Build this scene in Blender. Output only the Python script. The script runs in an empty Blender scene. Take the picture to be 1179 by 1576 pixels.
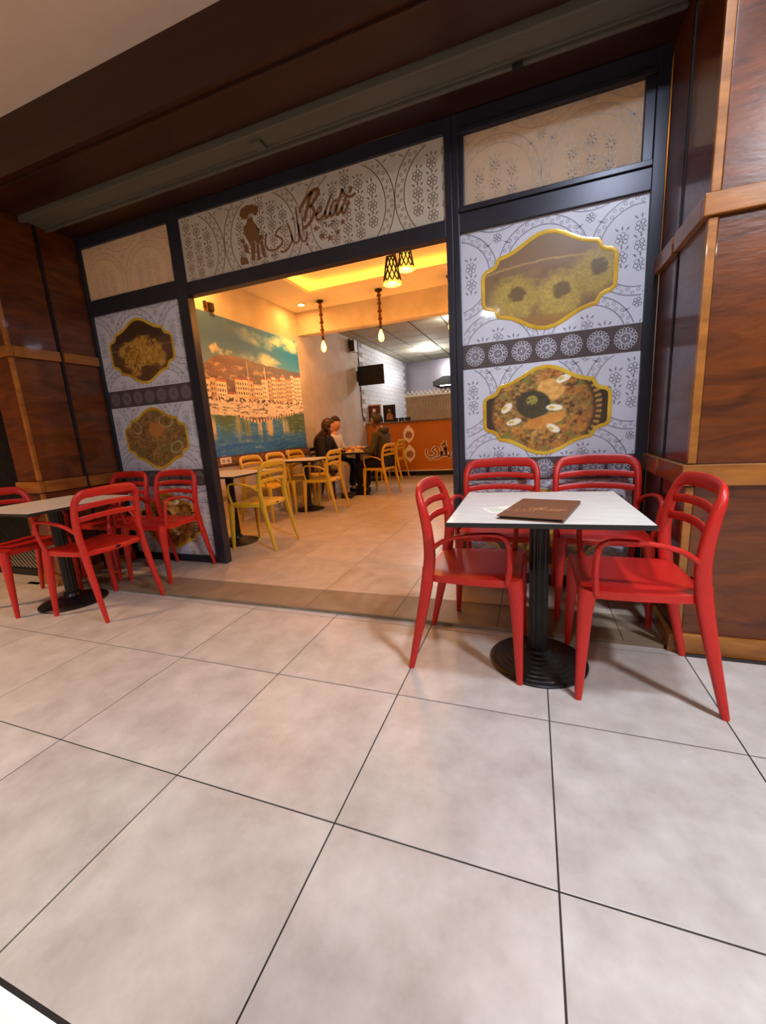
import bpy, bmesh, math, random
import numpy as np
from mathutils import Vector, Matrix

# ------------------------------------------------------------------ camera, world, lights, exposure
scene = bpy.context.scene
COL = scene.collection
cam_d = bpy.data.cameras.new('camera')
cam = bpy.data.objects.new('camera', cam_d)
COL.objects.link(cam)
cam.location = (2.32938, -1.44218, 1.10978)
cam.rotation_mode = 'XYZ'
cam.rotation_euler = (1.36997867, 0.0637765, 0.34617004)
cam_d.sensor_fit = 'HORIZONTAL'
cam_d.sensor_width = 36.0
cam_d.lens = 622.131 / 1179.0 * 36.0
cam_d.clip_start = 0.02
scene.camera = cam

world = bpy.data.worlds.new('world')
scene.world = world
world.use_nodes = True
world.node_tree.nodes['Background'].inputs[0].default_value = (1.0, 0.86, 0.74, 1)
world.node_tree.nodes['Background'].inputs[1].default_value = 0.12

scene.view_settings.view_transform = 'Standard'
scene.view_settings.look = 'None'
scene.view_settings.exposure = 0.0
scene.view_settings.gamma = 1.0
scene.view_settings.use_curve_mapping = False


def area(name, loc, size, power, color, target=None, shape='DISK', spread=180, size_y=None):
    d = bpy.data.lights.new(name, 'AREA')
    d.energy = power
    d.color = color
    d.shape = shape
    d.size = size
    if size_y:
        d.size_y = size_y
    d.spread = math.radians(spread)
    o = bpy.data.objects.new(name, d)
    COL.objects.link(o)
    o.location = loc
    if target is not None:
        v = Vector(target) - Vector(loc)
        o.rotation_euler = v.to_track_quat('-Z', 'Y').to_euler()
    return o


def point(name, loc, power, color, r=0.04):
    d = bpy.data.lights.new(name, 'POINT')
    d.energy = power
    d.color = color
    d.shadow_soft_size = r
    o = bpy.data.objects.new(name, d)
    COL.objects.link(o)
    o.location = loc
    return o


WARM = (1.0, 0.38, 0.065)
COOL = (0.78, 0.86, 1.0)
NEUT = (1.0, 0.95, 0.90)
# unseen corridor lamps without fixtures, some added as fill (above and behind the camera)
area('unseen_corridor_light', (4.3, -1.6, 3.16), 0.30, 130, (0.86, 0.91, 1.0), spread=170)
area('unseen_corridor_light', (2.95, -0.45, 3.16), 0.22, 60, (0.74, 0.83, 1.0), spread=170)
area('unseen_corridor_light', (1.56, -4.4, 3.16), 0.30, 72, (0.93, 0.96, 1.0), spread=165)
area('unseen_corridor_light', (2.24, -4.4, 3.16), 0.14, 14, WARM, spread=120)
area('unseen_corridor_light', (0.1, -2.9, 3.16), 0.40, 52, NEUT, spread=105)  # added to fill the floor, no such lamp seen
area('unseen_corridor_light', (-2.6, -1.3, 3.16), 0.30, 88, (1.0, 0.58, 0.30), spread=120)
area('unseen_corridor_light', (4.4, -4.6, 3.16), 0.40, 60, (0.9, 0.93, 1.0), spread=120)  # added fill from behind the camera, no lamp seen there
area('unseen_corridor_light', (-1.6, -4.0, 3.16), 0.40, 45, NEUT, spread=105)  # added neutral fill, no lamp seen there
# kitchen lights, those away from the round light added to brighten the ceiling
point('kitchen_light', (-0.21, 9.27, 2.93), 60, (1.0, 0.97, 0.92), 0.12)
point('kitchen_light', (1.4, 9.0, 2.93), 60, (0.92, 0.95, 1.0), 0.12)
point('kitchen_light', (0.9, 6.6, 2.93), 16, (1.0, 0.92, 0.80), 0.12)
# dining downlights
area('dining_downlight', (-1.034, 4.45, 3.07), 0.09, 14, WARM)
area('dining_downlight', (-1.0, 2.6, 3.07), 0.09, 26, WARM)
area('dining_downlight', (2.6, 2.6, 3.07), 0.09, 26, WARM)

# ------------------------------------------------------------------ helpers
random.seed(7)
rng = np.random.default_rng(5)


def lin(c):
    return tuple((v / 12.92 if v <= 0.04045 else ((v + 0.055) / 1.055) ** 2.4) for v in c)


def rgb(r, g, b):
    return lin((r / 255, g / 255, b / 255))


MATS = {}


def mat(name, color, rough=0.5, metal=0.0, color2=None, scale=6.0, stretch=(1, 1, 1), detail=4, bump=0.0, bscale=None,
        coat=0.0, emit=None, estr=0.0, trans=0.0, rand=0.0, coord='Object', lo=0.35, hi=0.65, ior=1.45, alpha=1.0, distort=0.0, smudge=0.0):
    m = bpy.data.materials.new(name)
    m.use_nodes = True
    nt = m.node_tree
    b = nt.nodes['Principled BSDF']
    b.inputs['Roughness'].default_value = rough
    b.inputs['Metallic'].default_value = metal
    b.inputs['IOR'].default_value = ior
    b.inputs['Coat Weight'].default_value = coat
    b.inputs['Coat Roughness'].default_value = 0.06
    b.inputs['Transmission Weight'].default_value = trans
    b.inputs['Alpha'].default_value = alpha
    b.inputs['Base Color'].default_value = (*color, 1)
    if emit is not None:
        b.inputs['Emission Color'].default_value = (*emit, 1)
        b.inputs['Emission Strength'].default_value = estr
    out = None
    if color2 is not None or bump:
        tc = nt.nodes.new('ShaderNodeTexCoord')
        mp = nt.nodes.new('ShaderNodeMapping')
        mp.inputs['Scale'].default_value = stretch
        nt.links.new(tc.outputs[coord], mp.inputs[0])
        if rand or coord == 'Object':
            oi = nt.nodes.new('ShaderNodeObjectInfo')
            mul = nt.nodes.new('ShaderNodeMath')
            mul.operation = 'MULTIPLY'
            mul.inputs[1].default_value = 37.0
            nt.links.new(oi.outputs['Random'], mul.inputs[0])
            nt.links.new(mul.outputs[0], mp.inputs['Location'])
        nz = nt.nodes.new('ShaderNodeTexNoise')
        nz.inputs['Scale'].default_value = scale
        nz.inputs['Detail'].default_value = detail
        nz.inputs['Roughness'].default_value = 0.6
        nz.inputs['Distortion'].default_value = distort
        nt.links.new(mp.outputs[0], nz.inputs['Vector'])
        if color2 is not None:
            cr = nt.nodes.new('ShaderNodeValToRGB')
            cr.color_ramp.elements[0].position = lo
            cr.color_ramp.elements[1].position = hi
            cr.color_ramp.elements[0].color = (*color, 1)
            cr.color_ramp.elements[1].color = (*color2, 1)
            nt.links.new(nz.outputs['Fac'], cr.inputs[0])
            out = cr.outputs[0]
            if smudge:
                n2 = nt.nodes.new('ShaderNodeTexNoise')
                n2.inputs['Scale'].default_value = 2.3
                n2.inputs['Detail'].default_value = 12
                n2.inputs['Roughness'].default_value = 0.75
                nt.links.new(mp.outputs[0], n2.inputs['Vector'])
                r2_ = nt.nodes.new('ShaderNodeValToRGB')
                r2_.color_ramp.elements[0].position = 0.60
                r2_.color_ramp.elements[1].position = 0.74
                r2_.color_ramp.elements[0].color = (1, 1, 1, 1)
                r2_.color_ramp.elements[1].color = (1 - smudge, 1 - smudge * 1.1, 1 - smudge * 1.2, 1)
                nt.links.new(n2.outputs['Fac'], r2_.inputs[0])
                ml = nt.nodes.new('ShaderNodeMix')
                ml.data_type = 'RGBA'
                ml.blend_type = 'MULTIPLY'
                ml.inputs[0].default_value = 1.0
                nt.links.new(out, ml.inputs[6])
                nt.links.new(r2_.outputs[0], ml.inputs[7])
                out = ml.outputs[2]
        if bump:
            bp = nt.nodes.new('ShaderNodeBump')
            bp.inputs['Strength'].default_value = bump
            bp.inputs['Distance'].default_value = 0.01
            src = nz
            if bscale:
                src = nt.nodes.new('ShaderNodeTexNoise')
                src.inputs['Scale'].default_value = bscale
                src.inputs['Detail'].default_value = 3
                nt.links.new(mp.outputs[0], src.inputs['Vector'])
            nt.links.new(src.outputs['Fac'], bp.inputs['Height'])
            nt.links.new(bp.outputs[0], b.inputs['Normal'])
    if rand:
        oi2 = nt.nodes.new('ShaderNodeObjectInfo')
        mr = nt.nodes.new('ShaderNodeMapRange')
        mr.inputs['To Min'].default_value = 1 - rand
        mr.inputs['To Max'].default_value = 1 + rand
        nt.links.new(oi2.outputs['Random'], mr.inputs['Value'])
        hs = nt.nodes.new('ShaderNodeHueSaturation')
        nt.links.new(mr.outputs[0], hs.inputs['Value'])
        if out is not None:
            nt.links.new(out, hs.inputs['Color'])
        else:
            hs.inputs['Color'].default_value = (*color, 1)
        out = hs.outputs[0]
    if out is not None:
        nt.links.new(out, b.inputs['Base Color'])
    MATS[name] = m
    return m


def attr_mat(name, rough=0.4, coat=0.0):
    m = bpy.data.materials.new(name)
    m.use_nodes = True
    nt = m.node_tree
    b = nt.nodes['Principled BSDF']
    a = nt.nodes.new('ShaderNodeAttribute')
    a.attribute_name = 'print'
    nt.links.new(a.outputs['Color'], b.inputs['Base Color'])
    b.inputs['Roughness'].default_value = rough
    b.inputs['Coat Weight'].default_value = coat
    b.inputs['Coat Roughness'].default_value = 0.04
    MATS[name] = m
    return m


def props(o, label=None, cat=None, group=None, kind=None):
    if label:
        o['label'] = label
    if cat:
        o['category'] = cat
    if group:
        o['group'] = group
    if kind:
        o['kind'] = kind
    return o


def link(name, me, m=None, parent=None, loc=(0, 0, 0), rz=0.0, **kw):
    o = bpy.data.objects.new(name, me)
    COL.objects.link(o)
    if m is not None and me is not None:
        me.materials.clear()
        me.materials.append(MATS[m] if isinstance(m, str) else m)
    o.location = loc
    o.rotation_euler = (0, 0, rz)
    if parent is not None:
        o.parent = parent
    props(o, **kw)
    return o


def thing(name, label, cat, loc=(0, 0, 0), rz=0.0, group=None, kind=None):
    o = bpy.data.objects.new(name, None)
    o.empty_display_size = 0.1
    COL.objects.link(o)
    o.location = loc
    o.rotation_euler = (0, 0, rz)
    return props(o, label, cat, group, kind)


def dup(root, loc, rz, label=None):
    r = root.copy()
    COL.objects.link(r)
    r.location = loc
    r.rotation_euler = (0, 0, rz)
    if label:
        r['label'] = label
    for ch in [c for c in bpy.data.objects if c.parent == root]:
        c = ch.copy()
        COL.objects.link(c)
        c.parent = r
        for g in [g for g in bpy.data.objects if g.parent == ch]:
            d = g.copy()
            COL.objects.link(d)
            d.parent = c
    return r


class MB:
    """collects geometry for ONE mesh"""

    def __init__(self):
        self.v = []
        self.f = []
        self.smooth = []

    def add(self, vs, fs, smooth=False):
        n = len(self.v)
        self.v += [tuple(p) for p in vs]
        self.f += [tuple(i + n for i in f) for f in fs]
        self.smooth += [smooth] * len(fs)
        return self

    def box(self, x0, x1, y0, y1, z0, z1, bevel=0.0):
        if bevel <= 0:
            vs = [(x, y, z) for z in (z0, z1) for y in (y0, y1) for x in (x0, x1)]
            return self.add(vs, [(0, 2, 3, 1), (4, 5, 7, 6), (0, 1, 5, 4), (2, 6, 7, 3), (0, 4, 6, 2), (1, 3, 7, 5)])
        bm = bmesh.new()
        bmesh.ops.create_cube(bm, size=1.0)
        for v in bm.verts:
            v.co = ((x0 + x1) / 2 + v.co.x * (x1 - x0), (y0 + y1) / 2 + v.co.y * (y1 - y0), (z0 + z1) / 2 + v.co.z * (z1 - z0))
        bmesh.ops.bevel(bm, geom=bm.edges[:], offset=bevel, segments=2, affect='EDGES', profile=0.6)
        bm.verts.index_update()
        self.add([v.co[:] for v in bm.verts], [[v.index for v in f.verts] for f in bm.faces])
        bm.free()
        return self

    def prism(self, poly, axis, a, b):
        """poly in the plane across axis, extruded from a to b"""
        n = len(poly)

        def P(q, t):
            return {'x': (t, q[0], q[1]), 'y': (q[0], t, q[1]), 'z': (q[0], q[1], t)}[axis]
        vs = [P(q, a) for q in poly] + [P(q, b) for q in poly]
        fs = [tuple(range(n)), tuple(range(2 * n - 1, n - 1, -1))]
        for i in range(n):
            j = (i + 1) % n
            fs.append((i, n + i, n + j, j))
        return self.add(vs, fs)

    def lathe(self, prof, n=32, c=(0, 0, 0), cap=True):
        vs, fs = [], []
        m = len(prof)
        for k in range(n):
            a = 2 * math.pi * k / n
            for r, z in prof:
                vs.append((c[0] + r * math.cos(a), c[1] + r * math.sin(a), c[2] + z))
        for k in range(n):
            k2 = (k + 1) % n
            for i in range(m - 1):
                fs.append((k * m + i, k2 * m + i, k2 * m + i + 1, k * m + i + 1))
        if cap:
            fs.append(tuple(k * m for k in range(n))[::-1])
            fs.append(tuple(k * m + m - 1 for k in range(n)))
        return self.add(vs, fs, True)

    def sweep(self, pts, sizes, n=10, power=2.6, up=(0, 0, 1), cap=True, smooth_path=4):
        """superellipse section (half-width across, half-height along up-ish) swept along pts"""
        P = [Vector(p) for p in pts]
        S = [(s, s) if isinstance(s, (int, float)) else s for s in sizes]
        if len(S) == 1:
            S = S * len(P)
        if smooth_path > 1 and len(P) > 2:
            P2, S2 = [], []
            for i in range(len(P) - 1):
                p0 = P[max(i - 1, 0)]
                p1 = P[i]
                p2 = P[i + 1]
                p3 = P[min(i + 2, len(P) - 1)]
                for k in range(smooth_path):
                    t = k / smooth_path
                    q = 0.5 * ((2 * p1) + (p2 - p0) * t + (2 * p0 - 5 * p1 + 4 * p2 - p3) * t * t + (3 * p1 - p0 - 3 * p2 + p3) * t ** 3)
                    P2.append(q)
                    S2.append((S[i][0] * (1 - t) + S[i + 1][0] * t, S[i][1] * (1 - t) + S[i + 1][1] * t))
            P2.append(P[-1])
            S2.append(S[-1])
            P, S = P2, S2
        vs, fs = [], []
        U = Vector(up)
        for i, p in enumerate(P):
            t = (P[min(i + 1, len(P) - 1)] - P[max(i - 1, 0)]).normalized()
            side = t.cross(U)
            if side.length < 1e-4:
                side = t.cross(Vector((0.3, 1, 0.2)))
            side.normalize()
            nrm = side.cross(t).normalized()
            for k in range(n):
                a = 2 * math.pi * (k + 0.5) / n
                ca, sa = math.cos(a), math.sin(a)
                u = math.copysign(abs(ca) ** (2 / power), ca)
                w = math.copysign(abs(sa) ** (2 / power), sa)
                vs.append(p + side * u * S[i][0] + nrm * w * S[i][1])
        for i in range(len(P) - 1):
            for k in range(n):
                k2 = (k + 1) % n
                fs.append((i * n + k, i * n + k2, (i + 1) * n + k2, (i + 1) * n + k))
        if cap:
            fs.append(tuple(range(n))[::-1])
            fs.append(tuple((len(P) - 1) * n + k for k in range(n)))
        return self.add(vs, fs, True)

    def mesh(self, name):
        me = bpy.data.meshes.new(name)
        me.from_pydata(self.v, [], self.f)
        me.polygons.foreach_set('use_smooth', self.smooth)
        me.update()
        bm = bmesh.new()
        bm.from_mesh(me)
        bmesh.ops.recalc_face_normals(bm, faces=bm.faces)
        bm.to_mesh(me)
        bm.free()
        if any(self.smooth):
            try:
                me.set_sharp_from_angle(angle=math.radians(42))
            except Exception:
                pass
        return me

    def build(self, name, m, parent=None, loc=(0, 0, 0), rz=0.0, **kw):
        return link(name, self.mesh(name), m, parent, loc, rz, **kw)


def B(name, dims, m, parent=None, bevel=0.0, **kw):
    return MB().box(*dims, bevel=bevel).build(name, m, parent, **kw)


class Ink:
    """flat printed shapes in (u, v), mapped to the world by fn(u, v)"""

    def __init__(self, fn, clip=None):
        self.fn = fn
        self.v = []
        self.f = []
        self.clip = clip

    def ok(self, p):
        c = self.clip
        return c is None or (c[0] <= p[0] <= c[1] and c[2] <= p[1] <= c[3])

    def poly(self, pts):
        if not all(self.ok(p) for p in pts):
            return
        n = len(self.v)
        self.v += list(pts)
        self.f.append(tuple(range(n, n + len(pts))))

    def stroke(self, pts, w, closed=False, sm=0, taper=False):
        P = [np.array(p, float) for p in pts]
        if sm and len(P) > 2:
            Q = []
            for i in range(len(P) - 1):
                p0, p1, p2, p3 = P[max(i - 1, 0)], P[i], P[i + 1], P[min(i + 2, len(P) - 1)]
                for k in range(sm):
                    t = k / sm
                    Q.append(0.5 * (2 * p1 + (p2 - p0) * t + (2 * p0 - 5 * p1 + 4 * p2 - p3) * t * t + (3 * p1 - p0 - 3 * p2 + p3) * t ** 3))
            Q.append(P[-1])
            P = Q
        m = len(P)
        L, R = [], []
        for i in range(m):
            a = P[(i - 1) % m] if closed or i > 0 else P[i]
            b = P[(i + 1) % m] if closed or i < m - 1 else P[i]
            t = b - a
            t = t / (np.hypot(*t) + 1e-9)
            nn = np.array([-t[1], t[0]])
            ww = w / 2
            if taper:
                ww *= 0.35 + 0.65 * min(1.0, 2.2 * min(i + 0.6, m - 0.4 - i) / m * 1.6)
            L.append(P[i] + nn * ww)
            R.append(P[i] - nn * ww)
        for i in range(m if closed else m - 1):
            j = (i + 1) % m
            self.poly([tuple(R[i]), tuple(R[j]), tuple(L[j]), tuple(L[i])])

    def ring(self, c, r, w, n=16):
        self.stroke([(c[0] + r * math.cos(2 * math.pi * k / n), c[1] + r * math.sin(2 * math.pi * k / n)) for k in range(n)], w, True)

    def disc(self, c, r, n=16, ry=None):
        ry = ry or r
        self.poly([(c[0] + r * math.cos(2 * math.pi * k / n), c[1] + ry * math.sin(2 * math.pi * k / n)) for k in range(n)])

    def leaf(self, a, b, w):
        a = np.array(a, float)
        b = np.array(b, float)
        t = b - a
        nn = np.array([-t[1], t[0]]) / (np.hypot(*t) + 1e-9) * w
        self.poly([tuple(a), tuple((a + b) / 2 - nn), tuple(b), tuple((a + b) / 2 + nn)])

    def star(self, c, r, n=5, rot=0.3):
        self.poly([(c[0] + (r if k % 2 == 0 else r * 0.42) * math.cos(rot + math.pi * k / n), c[1] + (r if k % 2 == 0 else r * 0.42) * math.sin(rot + math.pi * k / n)) for k in range(2 * n)])

    def build(self, name, m, parent=None, **kw):
        me = bpy.data.meshes.new(name)
        me.from_pydata([self.fn(*p) for p in self.v], [], self.f)
        me.update()
        return link(name, me, m, parent, **kw)


def vnoise(x, y, seed=0):
    """value noise on arrays"""
    xi = np.floor(x).astype(np.int64)
    yi = np.floor(y).astype(np.int64)
    xf = x - xi
    yf = y - yi

    def h(a, b):
        n = (a * 374761393 + b * 668265263 + seed * 982451653) & 0xffffffff
        n = ((n ^ (n >> 13)) * 1274126177) & 0xffffffff
        return ((n ^ (n >> 16)) & 0xffff) / 65535.0
    u = xf * xf * (3 - 2 * xf)
    v = yf * yf * (3 - 2 * yf)
    return (h(xi, yi) * (1 - u) + h(xi + 1, yi) * u) * (1 - v) + (h(xi, yi + 1) * (1 - u) + h(xi + 1, yi + 1) * u) * v


def fbm(x, y, seed=0, oct=4):
    s = 0
    a = 0.5
    t = 0
    for k in range(oct):
        s = s + a * vnoise(x * 2 ** k, y * 2 ** k, seed + k)
        t += a
        a *= 0.5
    return s / t


def mix(c0, c1, t):
    t = np.clip(t, 0, 1)[..., None]
    return np.asarray(c0) * (1 - t) + np.asarray(c1) * t


def print_mesh(name, u, v, col, fn, keep=None):
    """grid mesh coloured by col[v, u] (sRGB 0..255) in the colour attribute 'print'"""
    nu, nv = len(u), len(v)
    U, V = np.meshgrid(u, v)
    pts = [fn(a, b) for a, b in zip(U.ravel(), V.ravel())]
    idx = np.arange(nu * nv).reshape(nv, nu)
    q = np.stack([idx[:-1, :-1], idx[:-1, 1:], idx[1:, 1:], idx[1:, :-1]], -1).reshape(-1, 4)
    if keep is not None:
        k = (keep[:-1, :-1] & keep[:-1, 1:] & keep[1:, 1:] & keep[1:, :-1]).ravel()
        q = q[k]
    me = bpy.data.meshes.new(name)
    me.from_pydata(pts, [], q.tolist())
    c = np.clip(col / 255.0, 0, 1)
    c = np.where(c <= 0.04045, c / 12.92, ((c + 0.055) / 1.055) ** 2.4)
    c4 = np.concatenate([c.reshape(-1, 3), np.ones((nu * nv, 1))], 1).astype(np.float32)
    a = me.color_attributes.new('print', 'FLOAT_COLOR', 'POINT')
    a.data.foreach_set('color', c4.ravel())
    if keep is not None:
        bm = bmesh.new()
        bm.from_mesh(me)
        bmesh.ops.delete(bm, geom=[w for w in bm.verts if not w.link_faces], context='VERTS')
        bm.to_mesh(me)
        bm.free()
    me.update()
    return me


# ------------------------------------------------------------------ materials
mat('floor_tile', rgb(162, 152, 143), 0.34, color2=rgb(187, 179, 171), scale=7.5, detail=12, smudge=0.16, bump=0.05, bscale=60, rand=0.05, lo=0.3, hi=0.7)
mat('inner_tile', rgb(170, 154, 136), 0.30, color2=rgb(196, 180, 162), scale=7.5, detail=12, smudge=0.12, bump=0.04, bscale=60, rand=0.05, lo=0.3, hi=0.7)
mat('grout', rgb(40, 32, 29), 0.9)
mat('threshold_stone', rgb(118, 102, 84), 0.45, color2=rgb(136, 118, 98), scale=5, detail=6)
mat('oak_panel', rgb(62, 26, 6), 0.30, color2=rgb(114, 54, 12), scale=2.2, stretch=(1.0, 1.0, 4.0), detail=9, bump=0.07, bscale=16, lo=0.32, hi=0.72, distort=1.6, coat=0.3)
mat('dark_panel', rgb(58, 26, 12), 0.26, color2=rgb(86, 40, 18), scale=2.2, stretch=(1.0, 1.0, 5.0), detail=7, bump=0.12, bscale=9, coat=0.3, distort=1.0)
mat('oak_trim', rgb(122, 70, 22), 0.3, color2=rgb(160, 100, 38), scale=5, stretch=(0.6, 0.6, 3), detail=6, bump=0.1, coat=0.25)
mat('dark_groove', rgb(16, 9, 7), 0.6)
mat('soffit_wood_shaded', rgb(38, 15, 6), 0.4, color2=rgb(54, 23, 9), scale=2, stretch=(0.4, 4, 4), detail=5)  # wood like the pier panels, darkened in colour to stand in for shade
mat('corridor_ceiling', rgb(196, 176, 160), 0.9, color2=rgb(204, 186, 170), scale=2)
mat('corridor_wall', rgb(190, 172, 150), 0.8)
mat('shutter_metal', rgb(92, 87, 77), 0.5, 0.15)
mat('frame_metal', rgb(42, 42, 50), 0.32, 0.35, color2=rgb(50, 50, 60), scale=2)
mat('film_white', rgb(196, 197, 210), 0.35, coat=0.6, color2=rgb(202, 203, 214), scale=3)
mat('film_cream', rgb(190, 178, 160), 0.35, coat=0.5, color2=rgb(200, 188, 170), scale=3)
mat('film_blank', rgb(186, 174, 156), 0.5, coat=0.25, color2=rgb(196, 186, 170), scale=5)
mat('film_ink', rgb(122, 122, 136), 0.4, coat=0.6)
mat('film_ink_brown', rgb(120, 98, 76), 0.4, coat=0.5)

m_ = bpy.data.materials.new('frosted')
m_.use_nodes = True
nt_ = m_.node_tree
nt_.nodes.clear()
o_ = nt_.nodes.new('ShaderNodeOutputMaterial')
mx_ = nt_.nodes.new('ShaderNodeMixShader')
df_ = nt_.nodes.new('ShaderNodeBsdfDiffuse')
tr_ = nt_.nodes.new('ShaderNodeBsdfTranslucent')
df_.inputs[0].default_value = (*rgb(190, 176, 156), 1)
tr_.inputs[0].default_value = (*rgb(226, 214, 196), 1)
mx_.inputs[0].default_value = 0.22
nt_.links.new(df_.outputs[0], mx_.inputs[1])
nt_.links.new(tr_.outputs[0], mx_.inputs[2])
nt_.links.new(mx_.outputs[0], o_.inputs[0])
MATS['frosted'] = m_
mat('film_ink_faint', rgb(172, 160, 144), 0.5, coat=0.25)
mat('lace_dark', rgb(74, 64, 66), 0.35, coat=0.6)
mat('lace_light', rgb(196, 194, 206), 0.35, coat=0.6)
mat('lace_faint', rgb(132, 122, 124), 0.35, coat=0.4)
mat('gold', rgb(196, 150, 30), 0.28, 0.15, color2=rgb(226, 190, 60), scale=3, coat=0.6)
mat('logo_brown', rgb(122, 82, 48), 0.4, coat=0.4)
attr_mat('photo_print', 0.35, 0.6)
attr_mat('mural_print', 0.55, 0.0)
mat('glass', (0.9, 0.95, 0.95), 0.02, trans=1.0, ior=1.45)
mat('plaster', rgb(172, 160, 148), 0.75, color2=rgb(198, 188, 176), scale=2.4, detail=7, bump=0.1, bscale=14, lo=0.3, hi=0.7, coord='Object')
mat('white_ceiling', rgb(226, 216, 200), 0.85)
mat('ceiling_panel', rgb(178, 172, 156), 0.8, rand=0.03, color2=rgb(188, 182, 166), scale=6)
mat('ceiling_grid', rgb(60, 56, 48), 0.6)
mat('white_glaze', rgb(214, 216, 220), 0.12, rand=0.02)
mat('wall_grout', rgb(150, 150, 150), 0.8)
mat('band_brown', rgb(92, 58, 38), 0.5)
mat('band_ink', rgb(170, 124, 84), 0.5)
mat('red_plastic', rgb(180, 31, 23), 0.36, color2=rgb(188, 35, 26), scale=60, bump=0.03, bscale=350)
mat('mustard_plastic', rgb(204, 162, 38), 0.4, color2=rgb(210, 168, 44), scale=60, bump=0.02, bscale=350)
mat('dark_plastic', rgb(58, 34, 24), 0.4)
mat('black_iron', rgb(26, 24, 25), 0.34, 0.3, color2=rgb(36, 33, 34), scale=30)
mat('table_laminate', rgb(198, 193, 183), 0.3, color2=rgb(220, 216, 207), scale=3, stretch=(2, 14, 1), detail=8, lo=0.3, hi=0.7)
mat('table_edge', rgb(28, 25, 24), 0.5)
mat('badge_black', rgb(20, 18, 18), 0.4)
mat('menu_leather', rgb(104, 62, 38), 0.45, color2=rgb(116, 72, 46), scale=40, bump=0.1, bscale=300)
mat('menu_gold', rgb(196, 138, 96), 0.35, 0.3)
mat('paper', rgb(226, 222, 208), 0.8)
mat('green_ink', rgb(130, 176, 130), 0.8)
mat('orange_panel', rgb(192, 112, 24), 0.35, color2=rgb(184, 104, 20), scale=1.0, coat=0.3)
mat('granite', rgb(74, 60, 50), 0.25, color2=rgb(136, 112, 90), scale=70, detail=3)
mat('kick_black', rgb(20, 18, 17), 0.5)
mat('white_strip', rgb(220, 212, 200), 0.5)
mat('print_cream', rgb(238, 222, 200), 0.5)
mat('print_plum', rgb(92, 40, 40), 0.5)
mat('print_brown', rgb(120, 74, 52), 0.5, color2=rgb(190, 140, 96), scale=60, lo=0.45, hi=0.55)
mat('tv_black', rgb(12, 12, 13), 0.25)
mat('tv_bezel', rgb(24, 23, 24), 0.4)
mat('speaker_white', rgb(206, 206, 206), 0.5)
mat('cable', rgb(46, 34, 28), 0.6)
mat('steel', rgb(168, 164, 178), 0.28, 0.8)
mat('slat_beige', rgb(190, 166, 132), 0.6, color2=rgb(204, 182, 148), scale=8)
mat('scallop_white', rgb(232, 226, 212), 0.5)
mat('rope', rgb(108, 58, 26), 0.9, color2=rgb(146, 84, 40), scale=60, bump=0.6, bscale=120)
mat('lamp_black', rgb(26, 18, 14), 0.5)
mat('lamp_glow', rgb(255, 220, 120), 0.5, emit=(1.0, 0.60, 0.08), estr=1.3)
mat('filament', (1, 0.6, 0.2), 0.5, emit=(1.0, 0.52, 0.12), estr=60.0)
mat('bulb_glass', (1.0, 0.72, 0.36), 0.03, trans=1.0, ior=1.12, emit=(1.0, 0.45, 0.08), estr=3.0)
mat('led_warm', (1, 0.6, 0.2), 0.5, emit=(1.0, 0.40, 0.04), estr=28.0)
mat('light_cool', (1, 1, 1), 0.5, emit=(0.92, 0.96, 1.0), estr=22.0)
mat('light_warm', (1, 1, 1), 0.5, emit=(1.0, 0.78, 0.45), estr=14.0)
mat('socket_white', rgb(226, 214, 196), 0.4)
mat('skin', rgb(196, 140, 104), 0.55)
mat('skin_brown', rgb(120, 74, 52), 0.55)
mat('hair_black', rgb(26, 17, 14), 0.5)
mat('hair_brown', rgb(50, 24, 14), 0.42, color2=rgb(66, 34, 20), scale=40, stretch=(1, 1, 0.1))
mat('cloth_olive', rgb(62, 56, 42), 0.9, color2=rgb(72, 66, 50), scale=30, bump=0.1)
mat('cloth_black', rgb(24, 22, 23), 0.9)
mat('cloth_white', rgb(216, 206, 190), 0.9)
mat('cloth_grey', rgb(150, 144, 140), 0.9)
mat('shoe_black', rgb(18, 16, 16), 0.5)
mat('lip', rgb(140, 70, 60), 0.5)
mat('eye_white', rgb(200, 194, 188), 0.3)
mat('eye_dark', rgb(24, 16, 12), 0.2)
mat('wrap_paper', rgb(198, 164, 110), 0.8, color2=rgb(230, 204, 158), scale=16)
mat('bread', rgb(176, 112, 48), 0.8, color2=rgb(206, 150, 80), scale=20)

# ------------------------------------------------------------------ corridor shell
LIFT = 0.02          # the shop floor is one thin step up
XR, XL = 2.965, -1.37


def tiles(parent, xs, ys, ztop, m, name, gap=0.0046, thick=0.012, cache={}):
    for i in range(len(xs) - 1):
        for j in range(len(ys) - 1):
            w, d = xs[i + 1] - xs[i] - gap, ys[j + 1] - ys[j] - gap
            if w < 0.01 or d < 0.01:
                continue
            key = (name, round(w, 3), round(d, 3))
            if key not in cache:
                cache[key] = MB().box(-w / 2, w / 2, -d / 2, d / 2, -thick, 0, bevel=0.0012).mesh(name)
                cache[key].materials.append(MATS[m])
            link(name, cache[key], None, parent, ((xs[i] + xs[i + 1]) / 2, (ys[j] + ys[j + 1]) / 2, ztop))


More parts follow.
